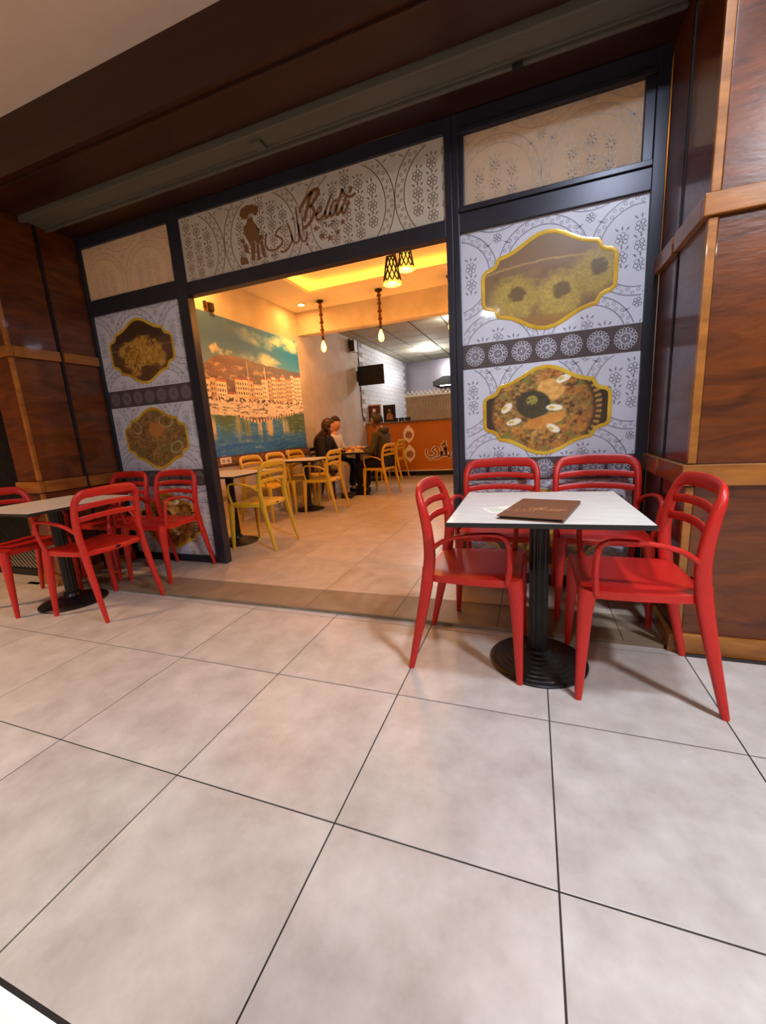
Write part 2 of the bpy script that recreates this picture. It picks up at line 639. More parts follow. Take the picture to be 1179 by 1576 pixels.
floor = B('floor', (-7, 8, -7, 0.655, -0.1, -0.0018), 'grout', kind='structure')
tiles(floor, [0.6 * k for k in range(-6, 11)], [0.6 * k for k in range(-5, 2)], 0.0, 'floor_tile', 'floor_tile')
tiles(floor, [0.6 * k for k in range(-3, 6)], [0.6, 0.652], 0.0, 'floor_tile', 'floor_tile')
B('floor_slab', (-7, 8, -7, -3.002, -0.02, 0.0), 'floor_tile', floor)
B('floor_slab', (-7, -3.602, -3.0, 0.6, -0.02, 0.0), 'floor_tile', floor)
B('floor_slab', (6.002, 8, -3.0, 0.6, -0.02, 0.0), 'floor_tile', floor)
B('floor_slab', (-7, -1.64, 0.604, 2.4, -0.02, 0.0), 'floor_tile', floor)

floor2 = B('floor_shop', (XL - 0.06, 3.05, 0.655, 11.3, -0.1, LIFT - 0.002), 'grout', kind='structure')
cx = [-1.35] + [0.36 + 0.6 * k for k in range(-2, 5)] + [2.96]
tiles(floor2, cx, [0.657, 0.95], LIFT, 'threshold_stone', 'threshold_tile', gap=0.003)
tiles(floor2, [-1.35] + [0.36 + 0.6 * k for k in range(-2, 5)] + [3.0], [0.95 + 0.6 * k for k in range(0, 12)], LIFT, 'inner_tile', 'floor_tile', gap=0.0035)
B('floor_slab', (-1.35, 3.0, 7.56, 11.2, LIFT - 0.01, LIFT), 'inner_tile', floor2)
B('step_riser', (XL + 0.02, 2.93, 0.650, 0.657, 0, LIFT - 0.001), 'threshold_stone', floor2)

B('ceiling', (-7, 8, -7, 0.62, 3.19, 3.3), 'corridor_ceiling', kind='structure')
B('wall_back_corridor', (-7, 8, -7.1, -7, 0, 3.3), 'corridor_wall', kind='structure')
B('wall_left_corridor', (-7.1, -7, -7, 2.4, 0, 3.3), 'corridor_wall', kind='structure')
B('wall_right_corridor', (8, 8.1, -7, 0.7, 0, 3.3), 'corridor_wall', kind='structure')

# fascia over the shop front and the soffit behind it
B('trim_fascia', (-7, 5.2, 0.60, 0.64, 2.885, 3.19), 'soffit_wood_shaded', kind='structure')
sof = B('trim_soffit', (XL - 0.05, XR + 0.05, 0.64, 1.42, 2.885, 2.95), 'soffit_wood_shaded', kind='structure')
B('soffit_board', (XL + 0.005, XR - 0.005, 1.115, 1.32, 2.868, 2.885), 'soffit_wood_shaded', sof, bevel=0.003)
B('soffit_board', (XL + 0.005, XR - 0.005, 0.642, 0.895, 2.868, 2.885), 'soffit_wood_shaded', sof, bevel=0.003)

rs = thing('roller_shutter', 'grey metal roller shutter rail running along the dark soffit above the shop front', 'shutter', (0, 0, 2.80))
MB().box(XL + 0.01, XR - 0.01, 0.925, 1.085, 0.055, 0.075).build('bottom_bar', 'shutter_metal', rs)
for y0, y1, z0 in ((0.905, 0.925, 0.035), (0.935, 0.946, 0.042), (1.085, 1.108, 0.035), (1.062, 1.072, 0.045)):
    B('channel_lip', (XL + 0.01, XR - 0.01, y0, y1, z0, 0.084), 'shutter_metal', rs, bevel=0.003)
B('lock_catch', (0.72, 0.79, 0.98, 1.05, 0.035, 0.056), 'shutter_metal', rs, bevel=0.004)
B('lock_catch', (2.22, 2.27, 1.07, 1.10, 0.022, 0.04), 'dark_groove', rs, bevel=0.003)
for sx in (XL - 0.012, XR - 0.004):
    B('guide_rail', (sx, sx + 0.018, 1.0, 1.024, -2.78, 0.055), 'dark_groove', rs)


def pier(side, x_in, x_out):
    """wooden pier beside the shop front; x_in is the face towards the shop"""
    s = 1 if x_out > x_in else -1
    a, b = min(x_in, x_out), max(x_in, x_out)
    lo, hi = (a + 0.012, b) if s > 0 else (a, b - 0.012)
    p = B('wall_pier_' + side, (lo, hi, 0.662, 1.42, 0, 3.19), 'dark_groove', kind='structure')
    zs = ((0.092, 0.785), (0.88, 1.828), (1.91, 3.188))
    # front panels
    edges = [x_in + s * 0.027, x_out] if abs(x_out - x_in) < 1 else [x_in + s * 0.027, x_in + s * 1.18, x_out]
    for z0, z1 in zs:
        for k in range(len(edges) - 1):
            e0, e1 = sorted(edges[k:k + 2])
            B('panel', (e0 + 0.002, e1 - 0.002, 0.65, 0.664, z0, z1), 'oak_panel', p, bevel=0.003)
        # panels on the return face
        sx = sorted((x_in, x_in + s * 0.014))
        for y0, y1 in ((0.668, 0.997), (1.028, 1.322)):
            B('panel', (sx[0], sx[1], y0, y1, z0, z1), 'oak_panel', p, bevel=0.003)
    for z0, z1 in ((0.787, 0.878), (1.83, 1.908)):
        fx = sorted((x_in - s * 0.026, x_out))
        B('rail', (fx[0], fx[1], 0.628, 0.662, z0, z1), 'oak_trim', p, bevel=0.004)
        sx = sorted((x_in - s * 0.026, x_in + s * 0.01))
        B('rail', (sx[0], sx[1], 0.664, 0.997, z0, z1), 'oak_trim', p, bevel=0.004)
        B('rail', (sx[0], sx[1], 1.028, 1.322, z0, z1), 'oak_trim', p, bevel=0.004)
    for z0, z1 in ((0.094, 0.783), (0.882, 1.826), (1.912, 3.186)):
        cxs = sorted((x_in - s * 0.006, x_in + s * 0.026))
        B('corner_bead', (cxs[0], cxs[1], 0.642, 0.667, z0, z1), 'oak_trim', p, bevel=0.004)
    fx = sorted((x_in - s * 0.026, x_out))
    B('plinth', (fx[0], fx[1], 0.63, 0.662, 0.0, 0.09), 'oak_trim', p, bevel=0.003)
    sx = sorted((x_in - s * 0.026, x_in + s * 0.01))
    B('plinth', (sx[0], sx[1], 0.664, 0.997, LIFT + 0.001, 0.09), 'oak_trim', p, bevel=0.003)
    B('plinth', (sx[0], sx[1], 1.028, 1.322, LIFT + 0.001, 0.09), 'oak_trim', p, bevel=0.003)
    return p


pier('right', XR, 5.2)
pier('left', XL, -1.65)

# black mesh security grille left of the left pier
g = thing('security_grille', 'black diamond mesh security grille of the neighbouring unit, left of the wooden pier', 'grille', (-2.6, 0.78, 0))
MB().box(-0.95, 0.95, -0.02, 0.02, 0.0, 0.06).box(-0.95, 0.95, -0.02, 0.02, 2.80, 2.885).box(-0.95, -0.91, -0.02, 0.02, 0.06, 2.8).box(0.91, 0.95, -0.02, 0.02, 0.06, 2.8).build('frame', 'kick_black', g)
wires = MB()
for k in range(-24, 50):
    for sg in (1, -1):
        # 45 degree wires clipped to the frame
        pts = []
        x0 = -0.91 + k * 0.055
        for t in (0, 2.74):
            pts.append((x0 + sg * t - (2.74 if sg > 0 else 0) * 1.0 + (0 if sg > 0 else 0), 0.06 + t))
        (xa, za), (xb, zb) = pts
        lo_t, hi_t = 0.0, 1.0
        dx = xb - xa
        for lim, sgn in ((-0.91, 1), (0.91, -1)):
            ta = (lim - xa) / dx
            if (dx > 0) == (sgn > 0):
                lo_t = max(lo_t, ta)
            else:
                hi_t = min(hi_t, ta)
        if hi_t - lo_t > 0.01:
            A = (xa + dx * lo_t, sg * 0.003, za + (zb - za) * lo_t)
            Bp = (xa + dx * hi_t, sg * 0.003, za + (zb - za) * hi_t)
            wires.sweep([A, Bp], [0.004], n=4, smooth_path=1)
wires.build('mesh_wire', 'kick_black', g, kind='stuff')
B('wall_back_unit', (-7, -1.65, 1.42, 1.5, 0, 3.19), 'kick_black', kind='structure')

# ------------------------------------------------------------------ shop front glazing
YF0, YF1, YG = 1.322, 1.395, 1.345


def vert(x0, x1, z0, z1, p, name='mullion'):
    B(name, (x0, x1, YF0, YF1, z0, z1), 'frame_metal', p, bevel=0.004)


def hor(x0, x1, z0, z1, p, name='frame_rail', y0=YF0):
    B(name, (x0, x1, y0, YF1, z0, z1), 'frame_metal', p, bevel=0.003)


def window(n):
    o = bpy.data.objects.new('window_%d' % n, None)
    COL.objects.link(o)
    o['kind'] = 'structure'
    return o


w1, w2, w3 = window(1), window(2), window(3)
vert(-1.372, -1.332, LIFT, 2.868, w1)
vert(-0.345, -0.240, LIFT, 2.868, w1)
hor(-1.332, -0.345, 2.785, 2.868, w1)
hor(-1.332, -0.345, 2.245, 2.372, w1)
hor(-1.332, -0.345, LIFT, 0.085, w1)
B('pane', (-1.332, -0.345, YG + 0.004, YG + 0.012, 0.085, 2.245), 'glass', w1)
B('pane', (-1.332, -0.345, YG + 0.004, YG + 0.012, 2.372, 2.785), 'glass', w1)
vert(1.822, 1.866, LIFT, 2.868, w2)
vert(1.868, 1.906, LIFT, 2.868, w2)
vert(2.902, 2.962, LIFT, 2.868, w2)
hor(1.906, 2.902, 2.785, 2.868, w2)
hor(1.906, 2.902, 2.248, 2.352, w2)
hor(1.906, 2.902, LIFT, 0.085, w2)
# opening sash of the right transom
sash = [(1.908, 2.900, 2.355, 2.384), (1.908, 2.900, 2.758, 2.783)]
for q in sash:
    hor(*q, w2, 'sash_rail', YF0 - 0.012)
vert(1.908, 1.938, 2.384, 2.758, w2, 'sash_stile')
vert(2.852, 2.900, 2.384, 2.758, w2, 'sash_stile')
B('pane', (1.906, 2.902, YG + 0.004, YG + 0.012, 0.085, 2.248), 'glass', w2)
B('pane', (1.938, 2.852, YG + 0.004, YG + 0.012, 2.384, 2.758), 'glass', w2)
hor(-0.240, 1.822, 2.242, 2.338, w3)
hor(-0.240, 1.822, 2.788, 2.868, w3)
B('pane', (-0.240, 1.822, YG + 0.004, YG + 0.012, 2.338, 2.788), 'glass', w3)
B('wall_over_shopfront', (-1.37, 2.97, 1.40, 1.46, 2.868, 3.3), 'plaster', kind='structure')

# ------------------------------------------------------------------ printed films on the glazing
PLANE = lambda dy: (lambda u, v: (u, YG - dy, v))


def flower(ink, c, r, w):
    for k in range(6):
        a = k * math.pi / 3 + 0.3
        ink.ring((c[0] + r * 0.62 * math.cos(a), c[1] + r * 0.62 * math.sin(a)), r * 0.33, w, 8)
    ink.disc(c, r * 0.16, 6)


def floral(ink, x0, x1, z0, z1, ax=1.87, az=2.0, lw=0.0036, R=0.204, bw=0.045, K=1.0):
    """staggered rings of beaded bands with columns of six-petal flowers and leaves between them"""
    PX, PZ = 0.5 * K, 0.47 * K
    R, bw = R * K, bw * K
    cen = []
    for j in range(-6, 7):
        for i in range(-9, 10):
            c = (ax + PX * i + (PX / 2 if j % 2 else 0), az + PZ * j)
            if x0 - 0.45 < c[0] < x1 + 0.45 and z0 - 0.45 < c[1] < z1 + 0.45:
                cen.append(c)
    def free(p, c, r):
        return all(math.hypot(p[0] - d[0], p[1] - d[1]) > r for d in cen if d != c)
    for c in cen:
        n = 96
        for rr in (R, R + bw):
            P = [(c[0] + rr * math.cos(2 * math.pi * k / n), c[1] + rr * math.sin(2 * math.pi * k / n)) for k in range(n + 1)]
            for k in range(n):
                if rr == R or (free(P[k], c, R + bw) and free(P[k + 1], c, R + bw)):
                    ink.stroke([P[k], P[k + 1]], lw * 1.5)
        n = int(52 * K)
        for k in range(n):
            a = 2 * math.pi * k / n
            rr = R + (bw * 0.32 if k % 2 else bw * 0.68)
            p = (c[0] + rr * math.cos(a), c[1] + rr * math.sin(a))
            if free(p, c, R + 0.012):
                ink.ring(p, 0.0085, lw * 0.9, 6)
        # columns of flowers inside the ring
        sx, sz = 0.092, 0.094
        for i in range(-4, 5):
            for j in range(-4, 5):
                fx, fz = i * sx, j * sz + (sz / 2 if i % 2 else 0)
                r = math.hypot(fx, fz)
                if r > R - 0.022:
                    continue
                if r < R - 0.036:
                    flower(ink, (c[0] + fx, c[1] + fz), 0.034, lw)
                for a in (-0.8, 0.0, 0.8):
                    p = (c[0] + fx + 0.022 * math.sin(a), c[1] + fz + 0.037)
                    q = (c[0] + fx + 0.052 * math.sin(a), c[1] + fz + 0.036 + 0.030 * math.cos(a))
                    if math.hypot(q[0] - c[0], q[1] - c[1]) < R - 0.008:
                        ink.leaf(p, q, 0.0055)
        # one blossom with rays in the gaps above and below the ring
        for sg in (1, -1):
            g0 = (c[0], c[1] + sg * (R + bw + 0.036))
            if not free(g0, c, R + bw + 0.026):
                continue
            flower(ink, g0, 0.026, lw)
            for a in (-1.15, 1.15):
                ink.leaf((g0[0] + 0.034 * math.sin(a), g0[1] + sg * 0.02), (g0[0] + 0.085 * math.sin(a), g0[1] + sg * 0.045), 0.004)


def rosette(ink, c, r, w=0.0028):
    n = 18
    for k in range(n):
        a = 2 * math.pi * k / n
        ink.ring((c[0] + r * 0.90 * math.cos(a), c[1] + r * 0.90 * math.sin(a)), r * 0.13, w, 8)
        ink.stroke([(c[0] + r * 0.52 * math.cos(a), c[1] + r * 0.52 * math.sin(a)), (c[0] + r * 0.76 * math.cos(a), c[1] + r * 0.76 * math.sin(a))], w * 1.3)
    ink.ring(c, r * 0.78, w * 1.5, 24)
    ink.ring(c, r * 0.52, w * 1.4, 20)
    for k in range(10):
        a = 2 * math.pi * k / 10
        ink.ring((c[0] + r * 0.33 * math.cos(a), c[1] + r * 0.33 * math.sin(a)), r * 0.12, w, 7)
        ink.ring((c[0] + r * 0.64 * math.cos(a + 0.2), c[1] + r * 0.64 * math.sin(a + 0.2)), r * 0.08, w, 6)
    ink.disc(c, r * 0.12, 8)


SHAPE_R = [(0, 1), (0.13, 0.975), (0.26, 0.90), (0.38, 0.80), (0.52, 0.70), (0.66, 0.645), (0.735, 0.63), (0.765, 0.56), (0.80, 0.47), (0.86, 0.425), (0.94, 0.40), (0.99, 0.34), (1.0, 0.24)]
SHAPE = SHAPE_R + [(x, -z) for x, z in SHAPE_R[::-1]] + [(-x, -z) for x, z in SHAPE_R[1:]] + [(-x, z) for x, z in SHAPE_R[:0:-1]]
SHAPE = [p for i, p in enumerate(SHAPE) if p != SHAPE[i - 1]]


def inside(U, V, poly):
    r = np.zeros(U.shape, bool)
    n = len(poly)
    for i in range(n):
        (x0, y0), (x1, y1) = poly[i], poly[(i + 1) % n]
        c = ((y0 > V) != (y1 > V)) & (U < (x1 - x0) * (V - y0) / (y1 - y0 + 1e-12) + x0)
        r ^= c
    return r


def ell(U, V, cx_, cy_, rx, ry, rot=0.0):
    c, s = math.cos(rot), math.sin(rot)
    a = (U - cx_) * c + (V - cy_) * s
    b = -(U - cx_) * s + (V - cy_) * c
    return (a / rx) ** 2 + (b / ry) ** 2


def food(kind, U, V):
    """an appetising close-up, U, V in -1..1"""
    n1 = fbm(U * 5 + 9, V * 5, 3)
    n2 = fbm(U * 16, V * 16 + 3, 8)
    n3 = fbm(U * 40, V * 40, 21, 3)
    C = mix((70, 44, 26), (128, 86, 42), n1 * 1.2)
    if kind == 'couscous':
        C = mix((112, 84, 56), (142, 112, 70), n1)
        C = mix(C, (128, 100, 70), (V - 0.25) * 6)
        C = mix(C, (176, 140, 84), (np.abs(V - 0.30 - 0.14 * (1 - U ** 2)) < 0.02) * 0.8)
        for cx_, cy_, rx, ry in ((-0.5, -0.3, 0.42, 0.5), (0.2, -0.34, 0.4, 0.52), (0.72, 0.0, 0.36, 0.5)):
            e = ell(U, V, cx_, cy_, rx, ry) + (n2 - 0.5) * 0.9
            C = mix(C, mix((140, 112, 48), (186, 160, 70), n3 * 1.2), (1.25 - e) * 1.3)
            e2 = ell(U, V, cx_ + 0.04, cy_ + 0.1, rx * 0.34, ry * 0.36) + (n2 - 0.5) * 1.6
            C = mix(C, (104, 82, 44), (1.2 - e2) * 1.6)
        C = mix(C, (150, 104, 44), (V < -0.72) * 0.7)
    elif kind == 'tagine':
        e = ell(U, V, -0.05, 0.0, 0.86, 1.12)
        C = mix((52, 34, 20), C, (1.0 - e) * 8)
        pick = mix((90, 54, 26), (196, 148, 66), (n2 - 0.25) * 1.8)
        pick = mix(pick, (208, 120, 40), (n1 > 0.55) * 0.5)
        pick = mix(pick, (206, 184, 130), (n3 - 0.62) * 3)
        pick = mix(pick, (70, 44, 24), (0.36 - n2) * 5)
        pick = mix(pick, (120, 118, 50), (fbm(U * 7 + 3, V * 7, 55) - 0.58) * 6)
        C = mix(C, pick, (0.92 - e) * 8)
        C = mix(C, (196, 148, 76), ((e > 0.98) & (e < 1.2)) * (0.5 + 0.5 * np.sin(np.arctan2(V, U) * 46)) * (U > 0.2))
        a = ell(U, V, 0.1, 0.48, 0.22, 0.26, 0.3)
        C = mix(C, mix((176, 120, 50), (222, 170, 90), n2 * 1.4), (1 - a) * 5)
        d = ell(U, V, -0.18, 0.16, 0.29, 0.34, 0.2)
        C = mix(C, mix((44, 38, 26), (76, 66, 40), n2), (1.0 - d) * 6)
        C = mix(C, (150, 136, 60), (1 - ell(U, V, -0.2, 0.26, 0.10, 0.12)) * 4 * (n3 > 0.4))
        C = mix(C, mix((176, 104, 36), (226, 160, 70), n2), (1 - ell(U, V, 0.0, -0.24, 0.40, 0.14, 0.35)) * 5)
        for cx_, cy_, rot in ((0.15, -0.42, -0.8), (0.16, 0.06, -0.15), (-0.62, 0.12, 1.0), (-0.5, -0.22, 0.35), (0.3, 0.7, 0.6)):
            C = mix(C, (232, 222, 196), (1 - ell(U, V, cx_, cy_, 0.14, 0.075, rot)) * 5)
            C = mix(C, (206, 174, 70), (1 - ell(U, V, cx_ - 0.04, cy_, 0.06, 0.035, rot)) * 3)
    elif kind == 'fritters':
        C = mix((66, 46, 28), (104, 74, 42), n1)
        C = mix(C, (52, 38, 26), (V > 0.35) * 0.7)
        C = mix(C, (150, 122, 72), (np.abs(V - 0.12) < 0.025) * (np.abs(U) > 0.5) * 0.7)
        lump = fbm(U * 3.2 + 2, V * 3.6 + 5, 44, 4)
        shape = 1.1 - ell(U, V, -0.05, -0.12, 0.72, 0.62) + (lump - 0.5) * 2.2
        C = mix(C, mix((128, 86, 28), (200, 150, 62), n2 * 1.3), shape * 2.2)
        C = mix(C, (92, 62, 26), (np.abs(lump - 0.5) < 0.03) * np.clip(shape * 3, 0, 1) * 0.8)
        C = mix(C, (222, 178, 88), (n3 - 0.6) * 4 * np.clip(shape * 2, 0, 1))
    else:
        C = mix((70, 48, 28), (152, 114, 62), n2 * 1.3)
        C = mix(C, (190, 154, 92), (n3 > 0.64) * 0.6)
        C = mix(C, (104, 100, 44), (n1 > 0.6) * 0.5)
        C = mix(C, (176, 116, 54), (1 - ell(U, V, 0.05, 0.3, 0.34, 0.3) + (n2 - 0.5)) * 1.6)
        for cx_, cy_, rot, rx in ((-0.62, 0.42, 0.4, 0.17), (0.62, -0.32, -0.8, 0.16), (0.4, 0.55, 1.6, 0.2)):
            e = ell(U, V, cx_, cy_, rx, 0.24, rot)
            C = mix(C, (206, 190, 146), ((e > 0.72) & (e < 1.0)) * (0.35 + 0.6 * n1))
    return C


def picture(parent, cx_, cz_, hw, hz, kind, label):
    u = np.linspace(-1, 1, 150)
    v = np.linspace(-1, 1, 104)
    U, V = np.meshgrid(u, v)
    keep = inside(U, V, SHAPE)
    fn = lambda a, b: (cx_ + a * hw, YG - 0.0030, cz_ + b * hz)
    me = print_mesh('food_picture', u, v, food(kind, U, V), fn, keep)
    o = link('food_picture', me, 'photo_print', parent)
    o['label'] = label
    outer = [(cx_ + x * hw, cz_ + z * hz) for x, z in SHAPE]
    cen = np.array([cx_, cz_])
    n = len(outer)
    mb = MB()
    P = [np.array(p) for p in outer]
    inn, out = [], []
    for i in range(n):
        t = P[(i + 1) % n] - P[i - 1]
        t /= np.hypot(*t)
        nn = np.array([t[1], -t[0]])
        if np.dot(nn, P[i] - cen) < 0:
            nn = -nn
        inn.append(P[i] - nn * 0.010)
        out.append(P[i] + nn * 0.012)
    for i in range(n):
        j = (i + 1) % n
        mb.add([(inn[i][0], YG - 0.0036, inn[i][1]), (inn[j][0], YG - 0.0036, inn[j][1]), (out[j][0], YG - 0.0036, out[j][1]), (out[i][0], YG - 0.0036, out[i][1]),
                ((inn[i][0] + out[i][0]) / 2, YG - 0.0048, (inn[i][1] + out[i][1]) / 2), ((inn[j][0] + out[j][0]) / 2, YG - 0.0048, (inn[j][1] + out[j][1]) / 2)],
               [(0, 1, 5, 4), (4, 5, 2, 3)], True)
    mb.build('gold_border', 'gold', o)
    return o


def side_film(name, x0, x1, label, kinds, faint, ox):
    t = thing(name, label, 'window film', ((x0 + x1) / 2, YG, 0.085))
    t_inv = Vector((-(x0 + x1) / 2, -YG, -0.085))

    def here(o):
        o.location = t_inv
        return o
    here(B('film', (x0, x1, YG - 0.001, YG + 0.003, 0.085, 2.247), 'film_white', t))
    ink = Ink(PLANE(0.0016), (x0 + 0.003, x1 - 0.003, 0.09, 2.242))
    for z0, z1 in ((0.085, 0.73), (0.876, 1.455), (1.605, 2.247)):
        ink.clip = (x0 + 0.003, x1 - 0.003, z0, z1 - 0.003)
        floral(ink, x0, x1, z0, z1, ax=(x0 + x1) / 2 - 0.53, az=2.0 if z1 > 2 else z0 + 0.395)
    here(ink.build('floral_print', 'film_ink', t, kind='stuff'))
    for z0, z1 in ((0.73, 0.876), (1.455, 1.605)):
        b = here(B('lace_band', (x0, x1, YG - 0.0022, YG - 0.0012, z0, z1), 'lace_dark', t))
        r = Ink(PLANE(0.0028))
        for k in range(7):
            rosette(r, (x0 + (x1 - x0) * (k + 0.55) / 7.1, (z0 + z1) / 2), 0.057)
        r.build('lace_rosette', 'lace_faint' if faint else 'lace_light', b)
    for (cz, hz), kind, lab in zip(((1.905, 0.258), (1.162, 0.262), (0.40, 0.258)), kinds, ('upper dish photo in a gold border', 'middle dish photo in a gold border', 'lowest dish photo in a gold border')):
        here(picture(t, (x0 + x1) / 2 - 0.005, cz, 0.36, hz, kind, lab))
    return t


side_film('window_film', 1.906, 2.902, 'floral window film with gold-framed dish photos beside the right wooden pier', ('couscous', 'tagine', 'fritters'), False, 0.05)
side_film('window_film', -1.332, -0.345, 'floral window film with gold-framed dish photos beside the left wooden pier', ('fritters', 'stew', 'tagine'), True, 0.05)

for x0, x1, z0, z1, lab in ((-1.332, -0.345, 2.372, 2.785, 'plain frosted cream film on the small top pane above the left dish photos'), (1.938, 2.852, 2.384, 2.758, 'plain frosted cream film on the opening top pane above the right dish photos')):
    t = thing('frosted_film', lab, 'window film', ((x0 + x1) / 2, YG, z0))
    f = MB().add([(x0, YG, z0), (x1, YG, z0), (x1, YG, z1), (x0, YG, z1)], [(0, 1, 2, 3)]).build('film', 'frosted', t)
    f.location = (-(x0 + x1) / 2, -YG, -z0)
    ink = Ink(PLANE(0.0016), (x0 + 0.003, x1 - 0.003, z0 + 0.003, z1 - 0.003))
    floral(ink, x0, x1, z0, z1, ax=(x0 + x1) / 2 - 0.53)
    o = ink.build('faint_print', 'film_ink_faint', t, kind='stuff')
    o.location = f.location

LOGO={'latin':[([(0.925,2.706),(0.903,2.677),(0.885,2.638),(0.865,2.592),(0.845,2.546)],0.02),([(0.819,2.602),(0.826,2.631),(0.854,2.661),(0.896,2.695),(0.936,2.713),(0.966,2.711),(0.969,2.691),(0.949,2.663),(0.915,2.636),(0.9,2.628),(0.921,2.612),(0.928,2.585),(0.912,2.555),(0.883,2.525),(0.853,2.509),(0.827,2.509)],0.018),([(0.935,2.565),(0.963,2.574),(0.983,2.588),(0.976,2.602),(0.955,2.592),(0.94,2.563),(0.944,2.535),(0.965,2.532),(0.994,2.548),(1.015,2.573)],0.012),([(1.068,2.661),(1.051,2.636),(1.028,2.599),(1.01,2.561),(1.012,2.532),(1.035,2.542),(1.049,2.559)],0.014),([(1.106,2.608),(1.084,2.617),(1.058,2.593),(1.045,2.556),(1.054,2.533),(1.075,2.55),(1.099,2.593)],0.012),([(1.147,2.671),(1.13,2.638),(1.106,2.592),(1.091,2.553),(1.097,2.532),(1.118,2.547),(1.135,2.572)],0.015),([(1.169,2.619),(1.149,2.585),(1.132,2.55),(1.142,2.53),(1.167,2.555),(1.186,2.596)],0.013),([(1.144,2.674),(1.16,2.638),(1.184,2.619),(1.213,2.616),(1.238,2.627)],0.014),([(1.212,2.671),(1.196,2.638)],0.017)],'arabic':[([(0.857,2.481),(0.856,2.445),(0.836,2.425),(0.812,2.439),(0.8,2.49),(0.793,2.544),(0.791,2.598),(0.788,2.641)],0.011),([(0.793,2.544),(0.795,2.478),(0.79,2.437),(0.764,2.429),(0.742,2.45),(0.731,2.488)],0.011),([(0.71,2.565),(0.727,2.52),(0.738,2.459),(0.719,2.424),(0.684,2.397),(0.651,2.392),(0.634,2.404)],0.011),([(0.661,2.549),(0.628,2.536),(0.61,2.511),(0.635,2.491),(0.659,2.467),(0.638,2.435),(0.592,2.418),(0.542,2.426),(0.519,2.461),(0.52,2.498),(0.537,2.531)],0.011),([(0.745,2.574),(0.763,2.586),(0.769,2.571)],0.008)],'dots':[((0.85,2.404),0.013),((0.565,2.386),0.009),((0.591,2.385),0.009)],'stars':[((0.93,2.485),0.026),((0.971,2.429),0.026),((1.028,2.407),0.028),((1.09,2.43),0.025),((1.132,2.482),0.025)],'lady':[[(0.322,2.697),(0.342,2.731),(0.392,2.745),(0.449,2.738),(0.488,2.716),(0.483,2.683),(0.461,2.663),(0.444,2.674),(0.432,2.691),(0.402,2.686),(0.389,2.661),(0.35,2.662)],[(0.388,2.658),(0.428,2.663),(0.437,2.63),(0.461,2.603),(0.473,2.558),(0.477,2.501),(0.456,2.476),(0.428,2.51),(0.391,2.489),(0.36,2.539),(0.345,2.57),(0.344,2.614),(0.374,2.629)],[(0.391,2.489),(0.427,2.507),(0.429,2.453),(0.409,2.384),(0.385,2.392)],[(0.437,2.487),(0.461,2.475),(0.461,2.378),(0.436,2.375)],[(0.471,2.495),(0.493,2.497),(0.515,2.386),(0.486,2.387)],[(0.298,2.434),(0.349,2.409),(0.358,2.371),(0.288,2.373),(0.283,2.4)],[(0.324,2.502),(0.363,2.502),(0.372,2.434),(0.335,2.449)],[(0.307,2.546),(0.339,2.535),(0.349,2.504),(0.317,2.518)],[(0.469,2.531),(0.499,2.535),(0.509,2.509),(0.477,2.501)],[(0.455,2.591),(0.486,2.577),(0.48,2.557),(0.465,2.567)]],'rays':[([(0.993,2.501),(1.014,2.5)],0.008),([(1.006,2.482),(1.015,2.49)],0.008),([(1.024,2.472),(1.032,2.488)],0.008),([(1.049,2.474),(1.042,2.491)],0.008),([(1.076,2.502),(1.052,2.5)],0.008)]}

x0, x1, z0, z1 = -0.240, 1.822, 2.338, 2.788
sign = thing('shop_sign', 'patterned sign film reading Beldi in Latin and Arabic script over the shop entrance', 'sign', ((x0 + x1) / 2, YG, z0))
sloc = (-(x0 + x1) / 2, -YG, -z0)
o = B('film', (x0, x1, YG - 0.001, YG + 0.003, z0, z1), 'film_cream', sign)
o.location = sloc
ink = Ink(PLANE(0.0016), (x0 + 0.003, x1 - 0.003, z0 + 0.003, z1 - 0.003))
floral(ink, x0, x1, z0, z1, ax=1.165, az=2.53, lw=0.0046, K=1.34)
o = ink.build('floral_print', 'film_ink_brown', sign, kind='stuff')
o.location = sloc


def letters(ink, keys, T=lambda p: p, ws=1.0, wfix=None):
    for k in keys:
        for pts, w in LOGO[k]:
            ink.stroke([T(p) for p in pts], wfix or w * ws, sm=4)


ink = Ink(PLANE(0.0026))
letters(ink, ('latin', 'rays'), ws=1.3)
o = ink.build('latin_lettering', 'logo_brown', sign)
o.location = sloc
ink = Ink(PLANE(0.0026))
letters(ink, ('arabic',), ws=1.25)
o = ink.build('arabic_lettering', 'logo_brown', sign)
o.location = sloc
for c, r in LOGO['dots']:
    ink = Ink(PLANE(0.0026))
    ink.star(c, r * 1.2, 4, 0)
    ink.build('lettering_dot', 'logo_brown', sign).location = sloc
ink = Ink(PLANE(0.0026))
for c, r in LOGO['stars']:
    ink.star(c, r, 5, 0.4)
o = ink.build('star_row', 'logo_brown', sign)
o.location = sloc
ink = Ink(PLANE(0.0026))
for p in LOGO['lady']:
    ink.poly(p)
o = ink.build('figure_emblem', 'logo_brown', sign)
o.location = sloc

# ------------------------------------------------------------------ shop interior
WX = -1.35
wl = B('wall_left', (-1.45, WX, 1.42, 11.3, 0, 3.3), 'plaster', kind='structure')
B('wall_right', (3.0, 3.1, 1.42, 11.3, 0, 3.3), 'plaster', kind='structure')
B('wall_back', (-1.45, 3.1, 11.2, 11.3, 0, 3.3), 'steel', kind='structure')
B('baseboard_left', (WX, WX + 0.012, 1.45, 7.55, LIFT, 0.10), 'white_strip', kind='structure')
